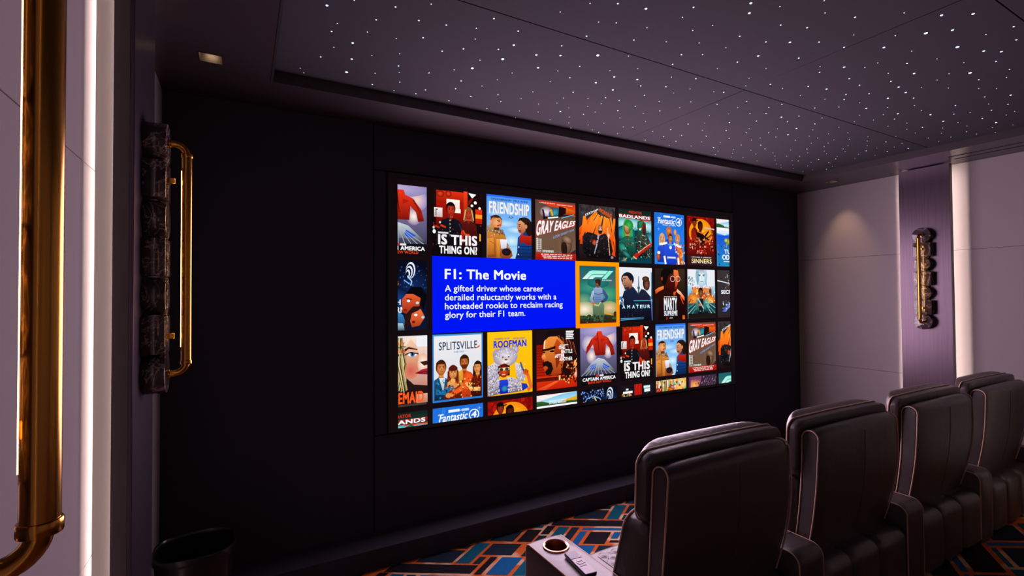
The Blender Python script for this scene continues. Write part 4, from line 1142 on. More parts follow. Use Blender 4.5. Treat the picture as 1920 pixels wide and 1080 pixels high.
def p_battle(P):          # red and black profile
    P.rect(0, 0, 1, 1, '1c1014', '2c0a08'); P.rect(0, .1, .3, .75, '8a1408', 'b8200c')
    for k in range(12): P.line([(0, .7 - k * .045), (.2, .695 - k * .045)], .008, '300806')
    P.rect(0, 0, 1, .22, 'e03414', 'c02008'); P.poly([(0, .02), (.46, .13), (.56, .13), (.2, 0)], 'f06a30', 'd83810'); P.rect(0, .14, 1, .2, '401008', '6a1408'); P.rect(.54, .14, .58, .22, 'ffd080')
    P.poly([(.18, .80), (.30, .88), (.5, .90), (.66, .80), (.68, .5), (.60, .24), (.40, .22), (.22, .26), (.16, .38), (.18, .5), (.12, .56), (.17, .64)], 'f09038', 'a02c0c')
    P.poly([(.18, .80), (.22, .84), (.20, .66), (.16, .64)], 'ffd0a0'); P.poly([(.42, .72), (.50, .84), (.64, .72), (.56, .44), (.48, .34)], 'c84814', '701808')
    P.poly([(.2, .86), (.28, .98), (.62, 1), (1, .94), (1, .44), (.84, .46), (.70, .58), (.66, .78), (.50, .88), (.34, .88)], '160c10', '1c0c0e')
    P.line([(.14, .66), (.3, .67), (.46, .70)], .04, '1c0a08', .05); P.ell(.18, .625, .03, .014, '120808'); P.ell(.38, .635, .06, .016, '1c0a08')
    P.poly([(.14, .46), (.26, .48), (.36, .44), (.40, .34), (.34, .25), (.24, .24), (.2, .30), (.28, .36), (.22, .40), (.15, .38)], '1c0c0a'); P.line([(.16, .37), (.26, .37)], .03, 'c84828'); P.poly([(.12, .56), (.2, .6), (.24, .5), (.14, .5)], 'ffb060', 'd85818')
    for k in range(14): P.line([(.52 + .03 * k, .90 - .01 * k), (.60 + .03 * k, .70 - .012 * k)], .010, ['8a3414', 'c86030', '3a140c'][k % 3], .004)
    P.ell(.92, .24, .13, .10, 'fff0d0', 'e84814'); P.ell(.80, .30, .16, .14, '240c0a'); P.line([(.72, .40), (.84, .30), (.96, .08)], .06, '501008', .04); P.ell(.96, .40, .04, .06, 'ffb060'); P.speck(80, .6, .08, 1, .5, ['1c0a08', 'e85020', 'ffc070', '701408', '3a0c08'], .008, .026)
    P.text('ONE', .54, .660, .70, .715, 'f8f8f8', .045); P.rect(.56, .722, .78, .735, 'e8e4e4'); P.text('BATTLE', .60, .585, .88, .650, 'f8f8f8', .045); P.text('AFTER', .44, .520, .68, .580, 'f8f8f8', .045); P.text('ANOTHER', .55, .460, .88, .520, 'f8f8f8', .045)
    for k in range(5): P.rect(.72, .945 - k * .03, .92 - .02 * (k % 2), .965 - k * .03, 'f4f4f4')

def p_top(P, cols):
    P.rect(0, 0, 1, 1, cols[0], cols[1])

def p_stack(P):           # only its top shows: red curtain beside small white lettering
    P.rect(0, 0, 1, 1, '16121a', '1a141c'); P.rect(.42, 0, .64, .99, 'c81c10', 'b01408')
    for k in range(4): P.line([(.45 + k * .05, 0), (.45 + k * .05, .99)], .012, '7a0c08')
    P.rect(.16, .90, .24, .93, 'e8e8e8'); P.rect(.08, .84, .36, .88, 'f4f4f4'); P.rect(.70, .90, .90, .945, 'd8f0f4'); P.rect(.72, .83, .90, .89, 'e8f4f8'); P.line([(.68, .74), (.84, .82)], .01, '30504c')
    P.speck(60, .04, .70, .36, .83, ['e8c060', 'c83818', '40a040', 'f0e8d0', '201410'], .012, .03)

def p_shop(P):            # only its top shows: crowded colourful shelves
    P.rect(0, 0, 1, 1, 'e8c890', 'c84818')
    for k in range(12): P.line([(.02 + k * .05, .7), (.06 + k * .045, .99)], .04, ['c81c10', 'e8e8d8', '48a040', '301810', 'f0a020', '207050'][k % 6], .03)
    P.ell(.48, .80, .12, .10, 'f05818', 'a81c08'); P.ell(.82, .90, .22, .12, 'ffe8a0', 'f0a030'); P.ell(.08, .80, .10, .06, 'd83820', '801008'); P.poly([(.84, .7), (1, .84), (1, .7)], '48b030')
    P.speck(80, 0, .7, 1, 1, ['fff0d0', 'e86018', '401810', '58a838', 'f8c040', '60c0d8'], .01, .035)

def p_dusk(P):            # only its top shows: orange dusk under a dark purple mass
    P.rect(0, 0, 1, 1, '6a3c60', 'f09040'); P.ell(.2, .82, .25, .12, 'ffb050', 'b05860'); P.poly([(.24, .70), (.42, .88), (.46, 1), (1, 1), (1, .6), (.3, .6)], '3a2840', '30222c'); P.rect(0, .7, .06, .99, '5a2c60')
    P.speck(50, .4, .7, 1, .98, ['6a4070', '281c28', 'c088a8', '4a3048'], .006, .02); P.speck(10, .15, .84, .36, .94, ['501c38'], .01, .02)
    for k in range(5): P.line([(.5 + k * .1, .78), (.7 + k * .1, .95)], .005, '8a7890')

def p_spark(P):           # black sheet with pale light lines
    P.rect(0, 0, 1, 1, '0a0c18', '0c1024'); P.ell(.8, .78, .3, .14, '18305c', '0a0c18')
    for k in range(6): P.ell(.80 - .012 * k, .88 - .012 * k, .09 - .013 * k, .12 - .016 * k, ['d8e4ff', '0a1024'][k % 2], rot=-8)
    P.speck(110, .0, .84, .66, .98, ['3058a8', '88a8e0', '101c40', '0a0c18'], .008, .02)
    P.line([(.06, .72), (.16, .84), (.34, .88), (.52, .82), (.56, .74)], .02, '88b0f0'); P.line([(.16, .70), (.22, .80)], .03, 'd8d0c0', .02); P.line([(.36, .86), (.42, .78), (.48, .74)], .03, 'd8c070', .03); P.ell(.08, .74, .03, .06, 'e0b8a0')
    P.rect(.2, .70, .36, .83, '101830', '182848')

POSTERS = [(-1, 0, p_world), (0, 0, p_isthis), (1, 0, p_friend), (2, 0, p_gray), (3, 0, p_work), (4, 0, p_bad), (5, 0, p_four), (6, 0, p_sin), (7, 0, p_turtle),
           (-1, 1, p_born), (3, 1, p_race), (4, 1, p_amat), (5, 1, p_marty), (6, 1, p_mercy), (7, 1, p_secret),
           (-1, 2, p_maid), (0, 2, p_split), (1, 2, p_roof), (2, 2, p_battle), (3, 2, p_world), (4, 2, p_isthis), (5, 2, p_friend), (6, 2, p_gray), (7, 2, p_work),
           (-1, 3, p_bad), (0, 3, p_four), (1, 3, p_sin), (2, 3, p_turtle), (3, 3, p_spark), (4, 3, p_stack), (5, 3, p_shop), (6, 3, p_dusk), (7, 3, p_race)]
P = Pic(2.035, 2.434, 1.185, 1.656)
P.rect(0, 0, 1, 1, 'ff9a00', 'ff9000')
P.rect(.088, .062, .918, .935, '8a2410')
P.build('highlight_border', 'orange border round the selected poster')
for i, j, fn in POSTERS:
    P = cellpic(i, j)
    if (i, j) == (3, 1): P.k = 4
    fn(P)
    P.build('poster')
# blue description panel
P = Pic(0.985, 2.034, 1.193, 1.655)
P.rect(0, 0, 1, 1, '0018ee', '0014f0')
def ln(s, x0, x1, z0, z1, bold):
    u = lambda x: (x - .985) / 1.049
    v = lambda z: (z - 1.193) / .462
    P.text(s, u(x0), v(z0), u(x1), v(z1), 'f2f2f2', bold)
ln('F1: The Movie', 1.064, 1.634, 1.518, 1.579, .036)
ln('A gifted driver whose career', 1.064, 1.767, 1.430, 1.482, .016)
ln('derailed reluctantly works with a', 1.064, 1.873, 1.376, 1.427, .016)
ln('hotheaded rookie to reclaim racing', 1.064, 1.924, 1.323, 1.374, .016)
ln('glory for their F1 team.', 1.064, 1.625, 1.270, 1.321, .016)
P.build('description_panel', 'blue panel with a white film title and description')

# ================================================================== recliners
SEAT_Y = 1.121
CENTRES = (1.549, 2.415, 3.290, 4.147)
PITCH = 0.867

def rear_arm_profile():
    """armrest side view (y, z), y=0 at the back"""
    p = [(0.0, 0.012), (0.66, 0.012)]
    p += arc(0.62, 0.363, 0.03, 0, 90, 5)[:]
    p = [(0.0, 0.012), (0.63, 0.012)] + [(0.63, 0.10), (0.63, 0.22), (0.63, 0.33)] + arc(0.60, 0.363, 0.030, 0, 90, 5)
    p += [(0.45, 0.395), (0.30, 0.396), (0.18, 0.395), (0.10, 0.3945)]
    p += arc(0.048, 0.346, 0.048, 90, 180, 9)
    p += [(0.0, 0.22), (0.0, 0.10)]
    return p

def armrest(parent, x, name='armrest', cup=True, hw=0.0835):
    prof = rear_arm_profile()
    st = [(-hw, 0.010), (-hw + .003, 0.003), (-hw + .010, 0.0), (-hw * .5, -0.002), (0, -0.003), (hw * .5, -0.002), (hw - .010, 0.0), (hw - .003, 0.003), (hw, 0.010)]
    bm = bmesh.new()
    loft_x(bm, prof, [(a + x, d) for a, d in st])
    o = finish(name, bm, M['leather'], parent)
    cy = 0.527
    if cup:
        cb = bmesh.new()
        cyl(cb, (x, cy, 0.30), (0, 0, 1), 0.045, 0.2, 40)
        cut = finish('cutter', cb, M['leather'], parent, loc=None)
        md = o.modifiers.new('hole', 'BOOLEAN')
        md.object = cut; md.operation = 'DIFFERENCE'; md.solver = 'EXACT'
        bpy.context.view_layer.update()
        dg = bpy.context.evaluated_depsgraph_get()
        me = bpy.data.meshes.new_from_object(o.evaluated_get(dg))
        o.modifiers.clear()
        o.data = me
        bpy.data.objects.remove(cut)
        me.shade_smooth(); me.set_sharp_from_angle(angle=math.radians(40))
        # cup holder: ring, wall and bottom
        bm = bmesh.new()
        n = 40
        prof2 = [(0.0425, 0.300), (0.0425, 0.392), (0.0435, 0.4005), (0.0475, 0.4035), (0.0525, 0.4025), (0.0545, 0.397)]
        rings = [[bm.verts.new((x + q * math.cos(2 * PI * k / n), cy + q * math.sin(2 * PI * k / n), z)) for k in range(n)] for q, z in prof2]
        for a, b_ in zip(rings, rings[1:]):
            for k in range(n): bm.faces.new((a[k], a[(k + 1) % n], b_[(k + 1) % n], b_[k]))
        bm.faces.new(rings[0])
        c = finish('cup_holder', bm, M['copper'], o)
    # piping along both side outlines
    pp = offset_profile(prof, 0.004)
    path = pp[2:]
    for a in (-1, 1):
        bm = bmesh.new()
        tube(bm, [(x + a * (hw - .003), 0.63 - .004, 0.03)] + [(x + a * (hw - .003), y, z) for y, z in path] + [(x + a * (hw - .003), 0.004, 0.03)], 0.0033, 8)
        finish('piping', bm, M['piping'], o, angle=80)
    bm = bmesh.new()
    tube(bm, [(x - hw + .008, 0.13, 0.3965), (x, 0.13, 0.3985), (x + hw - .008, 0.13, 0.3965)], 0.0012, 6)
    finish('seam', bm, M['thread'], o, angle=80)
    return o

def recliner(x, label, right_arm=False):
    t = empty('recliner', (x, SEAT_Y, 0), label, 'recliner', 'leather recliners in a row')
    # upright body behind and under the seat, sewn in three vertical channels
    prof = [(0.0, 0.035), (0.50, 0.035), (0.515, 0.05), (0.515, 0.20), (0.50, 0.215), (0.30, 0.22), (0.22, 0.30), (0.16, 0.318), (0.10, 0.308), (0.07, 0.2985)] + arc(0.050, 0.250, 0.050, 75, 180, 8) + [(0.0, 0.18), (0.0, 0.10)]
    bm = bmesh.new()
    for a, b_ in ((-.345, -.125), (-.125, .10), (.10, .345)):
        w = b_ - a
        st = []
        for k in range(13):
            q = -1 + 2 * k / 12
            st.append((a + w * (0.5 + 0.4985 * math.sin(q * PI / 2)), 0.014 * abs(math.sin(q * PI / 2)) ** 10 - 0.003 * (1 - q * q)))
        loft_x(bm, prof, st)
    finish('base', bm, M['leather'], t)
    for px in (-.30, .30):
        for py in (.06, .46):
            bm = bmesh.new()
            cyl(bm, (px, py, 0.001), (0, 0, 1), 0.024, 0.036, 20, 0.002)
            finish('foot', bm, M['black_plastic'], t)
    # seat cushion with a quilted insert
    bm = bmesh.new()
    def seat_warp(px, py, pz):
        return (px, py, pz)
    sp = [(0.17, 0.20), (0.52, 0.20)] + arc(0.50, 0.235, 0.035, -60, 0, 3) + arc(0.497, 0.293, 0.038, 0, 90, 6) + [(0.36, 0.331), (0.24, 0.327), (0.17, 0.32)]
    st = []
    for k in range(15):
        q = -1 + 2 * k / 14
        st.append((0.346 * math.sin(q * PI / 2), 0.016 * abs(math.sin(q * PI / 2)) ** 8 - 0.004 * (1 - q * q)))
    loft_x(bm, sp, st)
    s = finish('seat', bm, M['leather'], t)
    bm = bmesh.new()
    nx, ny = 84, 56
    V = []
    for j in range(ny + 1):
        row = []
        for i in range(nx + 1):
            u, v = i / nx, j / ny
            px, py = -0.262 + 0.524 * u, 0.20 + 0.308 * v
            a = (px + py * 1.0) / 0.068; b_ = (px - py * 1.0) / 0.068
            da = abs(a - round(a)); db = abs(b_ - round(b_))
            puff = min(1, (min(da, db) / 0.28)) ** 0.75
            edge = min(1, min(u, 1 - u, v, 1 - v) / 0.04)
            base = 0.327 + 0.004 * min(1, (py - 0.17) / 0.2) - max(0, (py - 0.46)) ** 2 * 4.0
            row.append(bm.verts.new((px, py, base + 0.003 + 0.006 * puff * edge)))
        V.append(row)
    for j in range(ny):
        for i in range(nx): bm.faces.new((V[j][i], V[j][i + 1], V[j + 1][i + 1], V[j + 1][i]))
    finish('quilted_panel', bm, M['leather'], s, angle=70)
    bm = bmesh.new()
    for k in range(-10, 22):
        for sgn in (1, -1):
            pts = []
            for q in range(41):
                py = 0.20 + 0.308 * q / 40
                px = k * 0.068 - sgn * py + (0 if sgn > 0 else 0)
                if -0.262 < px < 0.262: pts.append((px, py, 0.3315 + 0.004 * min(1, (py - 0.17) / 0.2) - max(0, (py - 0.46)) ** 2 * 4.0))
            if len(pts) > 1: tube(bm, pts, 0.0007, 5)
    finish('stitching', bm, M['thread'], s, angle=80)
    # footrest front
    bm = bmesh.new()
    dome_block(bm, 0, 0.135, 0.335, 0.085, 0.03, [(0.515, 0.006), (0.52, 0.0), (0.55, 0.0), (0.565, 0.012), (0.572, 0.03)])
    finish('footrest', bm, M['leather'], t)
    # slim back shell: hairpin side view, leaning a little backwards
    def lean(z): return 0.079 - (z - 0.385) / 0.445 * 0.055 + 0.020 * math.sin(max(0.0, min(1.0, (z - 0.30) / 0.5)) * PI) * -1
    zb, zt_, th = 0.285, 0.836, 0.066
    rear = [(lean(zb + (zt_ - .033 - zb) * k / 18), zb + (zt_ - .033 - zb) * k / 18) for k in range(19)]
    top_c = (rear[-1][0] + th / 2, zt_ - .033)
    top = arc(top_c[0], top_c[1], th / 2, 180, 0, 10)[1:]
    front = [(lean(z) + th - (0.012 * (zt_ - z) / .5), z) for y, z in rear[::-1]]
    hair = rear + top + front[1:]
    prof = hair[::-1]
    def half(z):
        q = (z - 0.29) / 0.55
        return 0.322 + 0.020 * math.sin(max(0, min(1, q)) * PI) + 0.008 * q
    bm = bmesh.new()
    st = []
    for k in range(17):
        q = -1 + 2 * k / 16
        st.append((math.sin(q * PI / 2), 0.0065 * abs(math.sin(q * PI / 2)) ** 12 - 0.009 * (1 - abs(q) ** 2.5)))
    def swarp(px, py, pz): return (px * half(pz), py, pz)
    loft_x(bm, prof, st, swarp)
    sh = finish('back_shell', bm, M['leather'], t)
    for a in (-1, 1):
        bm = bmesh.new()
        pp = offset_profile(hair, -0.001)
        tube(bm, [(a * (half(z) - .001), y, z) for y, z in pp[1:-1]], 0.0034, 8)
        finish('piping', bm, M['piping'], sh, angle=80)
    bm = bmesh.new()
    tube(bm, [(0.02, y - 0.0095, z) for y, z in rear[2:]] , 0.0013, 6)
    finish('seam', bm, M['leather'], sh, angle=80)
    # lower back cushion
    def lw(px, py, pz):
        k = (0.64 - pz) / 0.30
        q = abs(px) / 0.36
        return (px, py + (0.085 * k if py > 0.2 else 0.015 * k) , pz)
    bm = bmesh.new()
    dome_block(bm, 0, 0.475, 0.350, 0.165, 0.055, [(0.115, 0.02), (0.13, 0.004), (0.150, 0.0), (0.205, 0.0), (0.209, 0.006, 0.0)] + [(0.209 + 0.05 * math.sin(q), 0.006 + 0.22 * (1 - math.cos(q)) + 0.05 * math.sin(q), 0.12 * (1 - math.cos(q)) ** 2) for q in [PI / 2 * k / 10 for k in range(1, 11)]], lw)
    lc = finish('lumbar_cushion', bm, M['leather_wrinkle'], t)
    bm = bmesh.new()
    pts = [(0 + x_, 0.207, 0.475 + z_) for x_, z_ in rrect(0.350, 0.165, 0.055, 8, 12)]
    tube(bm, [lw(a * 1.004, b_, 0.475 + (c - 0.475) * 1.006) for a, b_, c in pts], 0.0034, 8, closed=True)
    finish('piping', bm, M['piping'], lc, angle=80)
    # head cushion: flat gusset behind, puffed front
    def hwarp(px, py, pz):
        q = (pz - 0.62) / 0.26
        return (px, py - 0.012 * q, pz + 0.006 * (1 - (px / 0.385) ** 2) * max(0, q))
    hw, hz, hc = 0.380, 0.121, 0.748
    bm = bmesh.new()
    dome_block(bm, 0.018, hc, hw, hz, 0.05, [(0.104, 0.010), (0.107, 0.003), (0.113, 0.0), (0.146, 0.0), (0.150, 0.004, -0.001)] + [(0.150 + 0.085 * math.sin(q), 0.004 + 0.30 * (1 - math.cos(q)) ** 1.1 + 0.07 * math.sin(q), -0.001 - 0.014 * math.sin(2 * q) + 0.085 * (1 - math.cos(q)) ** 2) for q in [PI / 2 * k / 14 for k in range(1, 15)]], hwarp, 8, 14)
    hd = finish('head_cushion', bm, M['leather_wrinkle'], t)
    bm = bmesh.new()
    pts = [(0.018 + x_, 0.148, hc + z_) for x_, z_ in rrect(hw + .0025, hz + .0025, 0.05, 8, 14)]
    tube(bm, [hwarp(*p) for p in pts], 0.0036, 8, closed=True)
    finish('piping', bm, M['piping'], hd, angle=80)
    armrest(t, -PITCH / 2 - 0.0035)
    if right_arm: armrest(t, PITCH / 2 + 0.0035)
    return t

LABELS = ['nearest dark brown leather recliner, with a remote and cup holder on its armrest',
          'second recliner from the one with the remote on its armrest',
          'third recliner from the remote, its back in front of the right wall pilaster',
          'recliner at the far end of the row beside the pale right wall']
first = recliner(CENTRES[0], LABELS[0])
for c, l in zip(CENTRES[1:], LABELS[1:]):
    r = copy_tree(first)
    r.location.x = c
    r['label'] = l
    last = r
armrest(last, 0.375 + 0.027, cup=False, hw=0.027)

# ================================================================== remote control on the nearest armrest
rem = empty('remote_control', (1.108, 1.482, 0.4005), 'slim plum grey remote control lying on the nearest armrest behind the cup holder', 'remote control', rz=math.radians(-7))
bm = bmesh.new()
dome_block(bm, 0, 0, 0.026, 0.082, 0.008, [(0.0, 0.004), (0.002, 0.001), (0.010, 0.0), (0.013, 0.002)])
for v in bm.verts:
    y, z = v.co.y, v.co.z
    v.co.y, v.co.z = z, y
finish('body', bm, M['remote_edge'], rem)
bm = bmesh.new()
box(bm, -0.0235, 0.0235, -0.079, 0.026, 0.0125, 0.0142, 0.001, 1)
finish('keypad', bm, M['remote'], rem)
bm = bmesh.new()
box(bm, -0.0235, 0.0235, 0.028, 0.079, 0.0125, 0.0142, 0.0008, 1)
finish('display', bm, M['glass'], rem)
for bx, by, w, h in [(0.004, 0.008, 0.012, 0.0045), (-0.012, -0.002, 0.004, 0.006), (0.013, -0.004, 0.004, 0.008), (-0.004, -0.012, 0.010, 0.0035), (0.006, -0.024, 0.007, 0.003), (-0.010, -0.026, 0.005, 0.003)]:
    bm = bmesh.new()
    box(bm, bx - w, bx + w, by - h, by + h, 0.0138, 0.0154, 0.0006, 1)
    finish('button', bm, M['remote'], rem)

# ================================================================== waste bin
wb = empty('waste_bin', (-0.165, 2.395, 0.0), 'dark oval waste bin in the front left corner below the brass wall light', 'bin')
def ov(q, z, k=1.0):
    a, b_ = 0.145 * k, 0.135 * k
    c, s = math.cos(q), math.sin(q)
    e = 2 / 2.8
    return (a * math.copysign(abs(c) ** e, c), b_ * math.copysign(abs(s) ** e, s), z)
bm = bmesh.new()
n = 56
prof = [(0.0, .78), (0.006, .80), (0.20, .88), (0.385, .955), (0.386, .93), (0.20, .86), (0.012, .78)]
rings = [[bm.verts.new(ov(2 * PI * k / n, z, q)) for k in range(n)] for z, q in prof]
for a, b_ in zip(rings, rings[1:]):
    for k in range(n): bm.faces.new((a[k], a[(k + 1) % n], b_[(k + 1) % n], b_[k]))
bm.faces.new(rings[0][::-1]); bm.faces.new(rings[-1])
finish('body', bm, M['bin'], wb)
bm = bmesh.new()
prof = [(0.376, .955), (0.372, 0.99), (0.378, 1.01), (0.396, 1.012), (0.402, 1.0), (0.402, .95), (0.396, .925), (0.380, .925)]
rings = [[bm.verts.new(ov(2 * PI * k / n, z, q)) for k in range(n)] for z, q in prof]
for a, b_ in zip(rings, rings[1:]):
    for k in range(n): bm.faces.new((a[k], a[(k + 1) % n], b_[(k + 1) % n], b_[k]))
finish('rim', bm, M['bin'], wb)

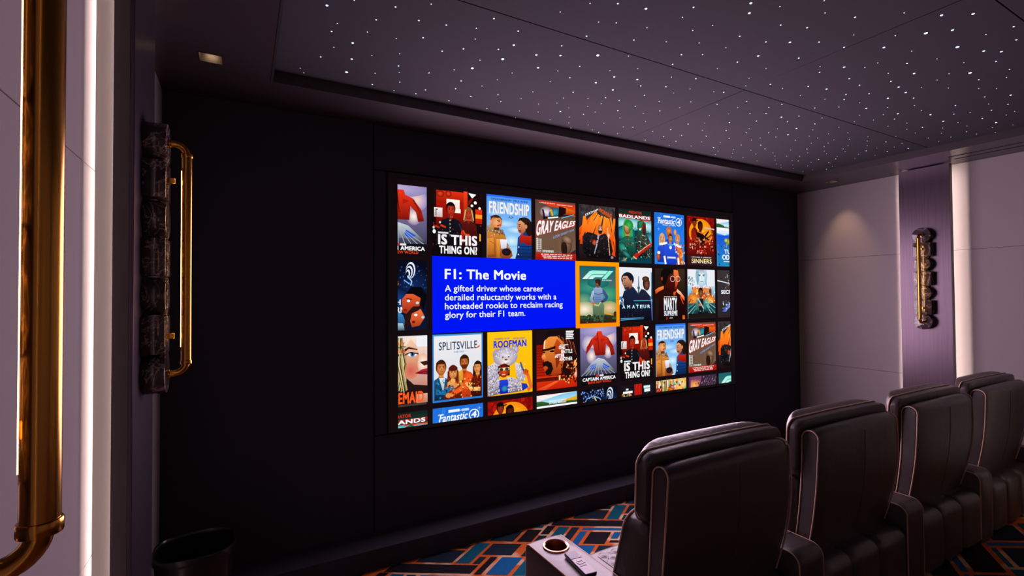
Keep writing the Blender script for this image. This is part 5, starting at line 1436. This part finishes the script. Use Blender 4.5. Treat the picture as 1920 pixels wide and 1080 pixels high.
# ================================================================== fibre optic stars
STARS = [(0.257, 1.788, 3), (0.335, 1.712, 1), (0.471, 1.682, 2), (0.576, 1.606, 1), (0.430, 1.795, 2), (0.570, 1.724, 2), (0.308, 1.887, 1), (0.671, 1.704, 2), (0.810, 1.580, 2), (0.780, 1.670, 1), (0.931, 1.611, 2), (0.298, 1.956, 2), (0.420, 1.894, 1), (0.531, 1.888, 1), (0.623, 1.832, 2), (0.809, 1.743, 1), (1.002, 1.429, 1), (1.065, 1.337, 1), (1.152, 1.291, 2), (1.261, 1.266, 3), (1.166, 1.414, 1), (1.228, 1.386, 1), (1.354, 1.355, 1), (1.187, 1.514, 2), (1.373, 1.447, 2), (0.386, 2.004, 3), (0.325, 2.076, 1), (0.967, 1.710, 3), (1.143, 1.622, 2), (0.727, 1.895, 2), (0.798, 1.836, 2), (0.927, 1.770, 2), (0.577, 2.000, 1), (0.478, 2.071, 1), (0.289, 2.186, 2), (0.409, 2.143, 3), (0.900, 1.891, 1), (0.982, 1.835, 4), (1.091, 1.735, 3), (1.184, 1.690, 3), (1.324, 1.613, 4), (1.445, 1.556, 1), (1.317, 1.731, 2), (0.603, 2.109, 2), (0.223, 2.339, 1), (0.242, 2.379, 1), (0.412, 2.279, 4), (0.529, 2.230, 1), (0.624, 2.169, 1), (0.745, 2.109, 2), (0.835, 2.027, 1), (0.901, 1.974, 4), (1.159, 1.829, 3), (1.255, 1.813, 1), (1.082, 1.930, 1), (1.463, 1.698, 1), (1.562, 1.623, 1), (1.523, 1.737, 3), (1.344, 1.843, 2), (1.053, 2.023, 1), (1.285, 1.922, 1), (1.486, 1.827, 3), (1.638, 1.706, 3), (1.703, 1.751, 2), (0.907, 2.116, 2), (0.654, 2.266, 2), (0.545, 2.354, 2), (0.917, 2.208, 2), (1.019, 2.120, 1), (0.656, 2.374, 1), (0.763, 2.358, 2), (0.791, 2.292, 2), (1.134, 2.173, 2), (1.020, 2.256, 2), (1.613, 1.851, 3), (1.455, 1.968, 2), (1.273, 2.060, 1), (1.453, 2.050, 1), (1.263, 2.160, 1), (1.569, 1.994, 1), (1.643, 1.943, 2), (1.730, 1.937, 2), (1.800, 1.825, 2), (0.942, 2.361, 2), (1.188, 2.244, 1), (1.381, 2.177, 1), (1.460, 2.120, 1), (1.673, 2.015, 1), (1.860, 1.955, 2), (1.163, 2.359, 2), (1.554, 2.144, 1), (1.632, 2.077, 1), (1.819, 2.048, 2), (1.338, 2.308, 1), (1.439, 2.274, 1), (1.543, 2.208, 3), (1.683, 2.181, 2), (1.720, 2.124, 1), (1.972, 2.010, 1), (1.369, 2.407, 1), (1.562, 2.340, 1), (1.637, 2.254, 1), (1.903, 2.126, 1), (2.077, 2.099, 1), (1.689, 2.331, 1), (1.811, 2.304, 1), (1.878, 2.238, 1), (2.079, 2.208, 2), (2.023, 2.230, 1), (1.753, 2.398, 1), (1.889, 2.361, 1), (1.952, 2.377, 2), (2.075, 2.342, 1), (2.323, 2.353, 2), (1.405, 1.179, 2), (1.563, 1.065, 3), (1.614, 1.106, 3), (1.673, 1.028, 1), (1.777, 0.933, 1), (1.857, 0.973, 1), (1.419, 1.241, 1), (1.985, 0.935, 2), (2.113, 0.834, 1), (2.254, 0.775, 3), (2.346, 0.715, 3), (1.525, 1.285, 1), (1.564, 1.225, 1), (1.791, 1.099, 2), (1.899, 1.061, 2), (2.598, 0.675, 2), (1.724, 1.225, 2), (2.116, 1.003, 1), (2.354, 0.859, 4), (2.419, 0.799, 3), (2.269, 0.926, 1), (1.498, 1.394, 1), (1.624, 1.337, 1), (1.857, 1.202, 2), (1.947, 1.157, 3), (2.050, 1.099, 2), (2.578, 0.749, 1), (2.743, 0.706, 2), (1.753, 1.310, 1), (2.186, 1.073, 2), (2.335, 0.994, 3), (2.603, 0.845, 4), (2.746, 0.806, 3), (2.820, 0.772, 3), (1.636, 1.439, 2), (1.716, 1.396, 1), (1.937, 1.289, 3), (2.111, 1.217, 2), (2.475, 0.953, 1), (2.655, 0.932, 1), (2.917, 0.816, 2), (1.907, 1.368, 2), (1.669, 1.518, 2), (2.467, 1.075, 1), (2.589, 1.015, 2), (2.805, 0.890, 1), (1.880, 1.450, 1), (2.076, 1.345, 1), (2.276, 1.218, 1), (2.377, 1.168, 3), (2.464, 1.125, 1), (3.078, 0.817, 1), (2.331, 1.250, 2), (2.627, 1.103, 1), (2.736, 1.046, 3), (2.961, 0.918, 4), (2.884, 0.969, 1), (1.763, 1.611, 1), (1.878, 1.568, 2), (2.098, 1.445, 1), (2.526, 1.220, 2), (2.919, 1.026, 1), (3.093, 0.928, 2), (3.180, 0.855, 1), (2.737, 1.139, 2), (2.251, 1.437, 2), (2.649, 1.234, 2), (2.847, 1.153, 3), (2.955, 1.101, 1), (3.083, 1.040, 1), (3.226, 0.969, 1), (3.306, 0.926, 1), (1.820, 1.699, 2), (1.945, 1.660, 1), (1.911, 1.735, 1), (2.078, 1.626, 1), (2.129, 1.607, 2), (2.160, 1.506, 1), (2.350, 1.438, 1), (2.440, 1.363, 2), (2.553, 1.337, 3), (2.711, 1.326, 2), (2.517, 1.447, 1), (2.806, 1.264, 2), (2.956, 1.167, 3), (3.077, 1.181, 2), (2.960, 1.247, 3), (3.392, 0.996, 2), (3.482, 0.922, 3), (2.678, 1.412, 1), (2.772, 1.365, 2), (2.895, 1.350, 1), (3.202, 1.226, 1), (3.403, 1.119, 2), (3.539, 1.024, 1), (3.637, 0.975, 2), (1.927, 1.847, 1), (2.079, 1.771, 1), (2.232, 1.726, 2), (2.339, 1.626, 1), (2.372, 1.704, 1), (2.542, 1.560, 2), (2.519, 1.620, 1), (2.752, 1.505, 2), (2.858, 1.435, 1), (3.012, 1.372, 3), (3.105, 1.310, 1), (3.326, 1.241, 1), (3.673, 1.052, 2), (3.811, 0.995, 1), (2.090, 1.855, 1), (2.028, 1.940, 2), (2.330, 1.856, 1), (2.408, 1.788, 1), (2.510, 1.726, 1), (2.591, 1.683, 2), (2.798, 1.618, 2), (3.095, 1.445, 1), (3.207, 1.375, 1), (3.264, 1.328, 3), (3.449, 1.246, 3), (3.558, 1.178, 2), (3.609, 1.123, 1), (3.849, 1.040, 1), (2.723, 1.675, 3), (2.949, 1.572, 1), (3.347, 1.379, 2), (3.254, 1.446, 1), (3.183, 1.514, 1), (2.831, 1.705, 2), (2.653, 1.784, 2), (2.533, 1.875, 2), (2.409, 1.952, 1), (2.335, 2.010, 2), (3.798, 1.128, 2), (3.649, 1.258, 3), (3.755, 1.225, 1), (3.961, 1.115, 3), (3.011, 1.647, 2), (3.492, 1.376, 1), (3.454, 1.458, 1), (2.318, 2.130, 2), (2.502, 2.044, 1), (2.637, 1.977, 2), (2.735, 1.888, 1), (2.789, 1.946, 2), (2.894, 1.807, 1), (2.916, 1.879, 2), (2.990, 1.745, 3), (3.109, 1.714, 1), (3.204, 1.611, 1), (3.671, 1.367, 2), (3.796, 1.312, 1), (3.885, 1.225, 1), (4.064, 1.162, 1), (4.109, 1.082, 1), (3.623, 1.429, 1), (3.913, 1.359, 1), (3.756, 1.437, 1), (4.016, 1.270, 1), (4.202, 1.188, 1), (4.135, 1.258, 1), (3.366, 1.640, 1), (3.277, 1.709, 1), (3.060, 1.841, 3), (3.210, 1.793, 1), (3.036, 1.907, 1), (2.963, 1.968, 1), (2.786, 2.067, 2), (2.615, 2.108, 2), (2.464, 2.175, 2), (2.379, 2.246, 2), (2.243, 2.206, 1), (2.523, 2.275, 2), (2.685, 2.203, 1), (2.813, 2.155, 1), (2.949, 2.021, 1), (3.211, 1.883, 2), (3.301, 1.789, 1), (3.435, 1.759, 1), (3.516, 1.703, 1), (3.570, 1.620, 1), (3.719, 1.527, 1), (3.954, 1.443, 1), (4.062, 1.363, 1), (3.663, 1.667, 1), (3.796, 1.616, 2), (3.935, 1.581, 1), (4.107, 1.442, 1), (3.376, 1.872, 1), (3.474, 1.815, 1), (2.985, 2.122, 1), (3.105, 2.059, 2), (2.698, 2.299, 1), (2.549, 2.358, 1), (3.533, 1.873, 1), (3.657, 1.782, 1), (3.776, 1.719, 1), (3.982, 1.646, 1), (2.866, 2.251, 3), (3.213, 2.099, 2), (3.483, 1.962, 2), (3.642, 1.931, 1), (3.707, 1.838, 1), (3.787, 1.865, 1), (3.907, 1.786, 2), (3.899, 1.716, 1), (4.109, 1.615, 2), (4.061, 1.721, 2), (2.963, 2.289, 1), (3.030, 2.216, 1), (3.153, 2.167, 1), (3.403, 2.030, 1), (3.355, 2.131, 1), (3.580, 2.013, 1), (3.725, 1.959, 1), (3.102, 2.275, 1), (3.272, 2.208, 1), (3.016, 2.354, 1), (3.950, 1.856, 1), (3.446, 2.174, 1), (3.616, 2.090, 1), (3.871, 1.961, 1), (4.095, 1.814, 1), (3.179, 2.343, 1), (3.271, 2.312, 1), (3.528, 2.136, 1), (3.445, 2.317, 1), (3.549, 2.238, 1), (3.681, 2.187, 1), (3.729, 2.168, 2), (3.830, 2.072, 2), (3.929, 2.002, 2), (4.049, 1.927, 1), (3.668, 2.302, 1), (3.726, 2.304, 1), (3.811, 2.259, 1), (3.859, 2.144, 1), (3.994, 2.085, 2), (4.132, 2.131, 1), (3.941, 2.217, 1), (3.805, 2.350, 1), (3.920, 2.317, 1), (4.103, 2.270, 1), (4.187, 2.205, 2), (4.091, 2.342, 1)]
def dome(r):
    bm = bmesh.new()
    n, m = 10, 4
    top = bm.verts.new((0, 0, -r * 0.55))
    rings = []
    for j in range(1, m + 1):
        a = PI / 2 * j / m
        rings.append([bm.verts.new((r * math.sin(a) * math.cos(2 * PI * k / n), r * math.sin(a) * math.sin(2 * PI * k / n), -r * 0.55 * math.cos(a))) for k in range(n)])
    for k in range(n): bm.faces.new((top, rings[0][k], rings[0][(k + 1) % n]))
    for a, b_ in zip(rings, rings[1:]):
        for k in range(n): bm.faces.new((a[k], b_[k], b_[(k + 1) % n], a[(k + 1) % n]))
    return bm
SIZES = {1: 0.0021, 2: 0.0031, 3: 0.0046, 4: 0.0062}
WORDS = {1: 'faint', 2: 'small', 3: 'bright', 4: 'large brilliant'}
star_me = {}
STARS.sort(key=lambda s: -s[2])
for x, y, s in STARS[:300]:
    if s not in star_me:
        o = finish('star_light', dome(SIZES[s]), M['star'])
        star_me[s] = o.data
    else:
        o = bpy.data.objects.new('star_light', star_me[s])
        COL.objects.link(o)
    o.location = (x, y, ZT - 0.0001)
    tag(o, '%s white star point of light in the dark ceiling panels' % WORDS[s], 'star light', 'fibre optic stars in the ceiling, ' + WORDS[s])
bm = bmesh.new()
_r = random.Random(11)
REST = [(_r.uniform(TX0 + .05, TX1 - .05), _r.uniform(TY0 + .05, 0.60), _r.choice([1, 1, 1, 2, 2, 3])) for _ in range(330)]
for x, y, s in STARS[300:] + REST:
    d = dome(SIZES[s])
    me = bpy.data.meshes.new('tmp'); d.to_mesh(me); d.free()
    me.transform(Matrix.Translation((x, y, ZT - 0.0001)))
    bm.from_mesh(me)
    bpy.data.meshes.remove(me)
tag(finish('star_lights', bm, M['star']), 'scatter of the faintest star points across the dark ceiling', 'star lights', kind='stuff')
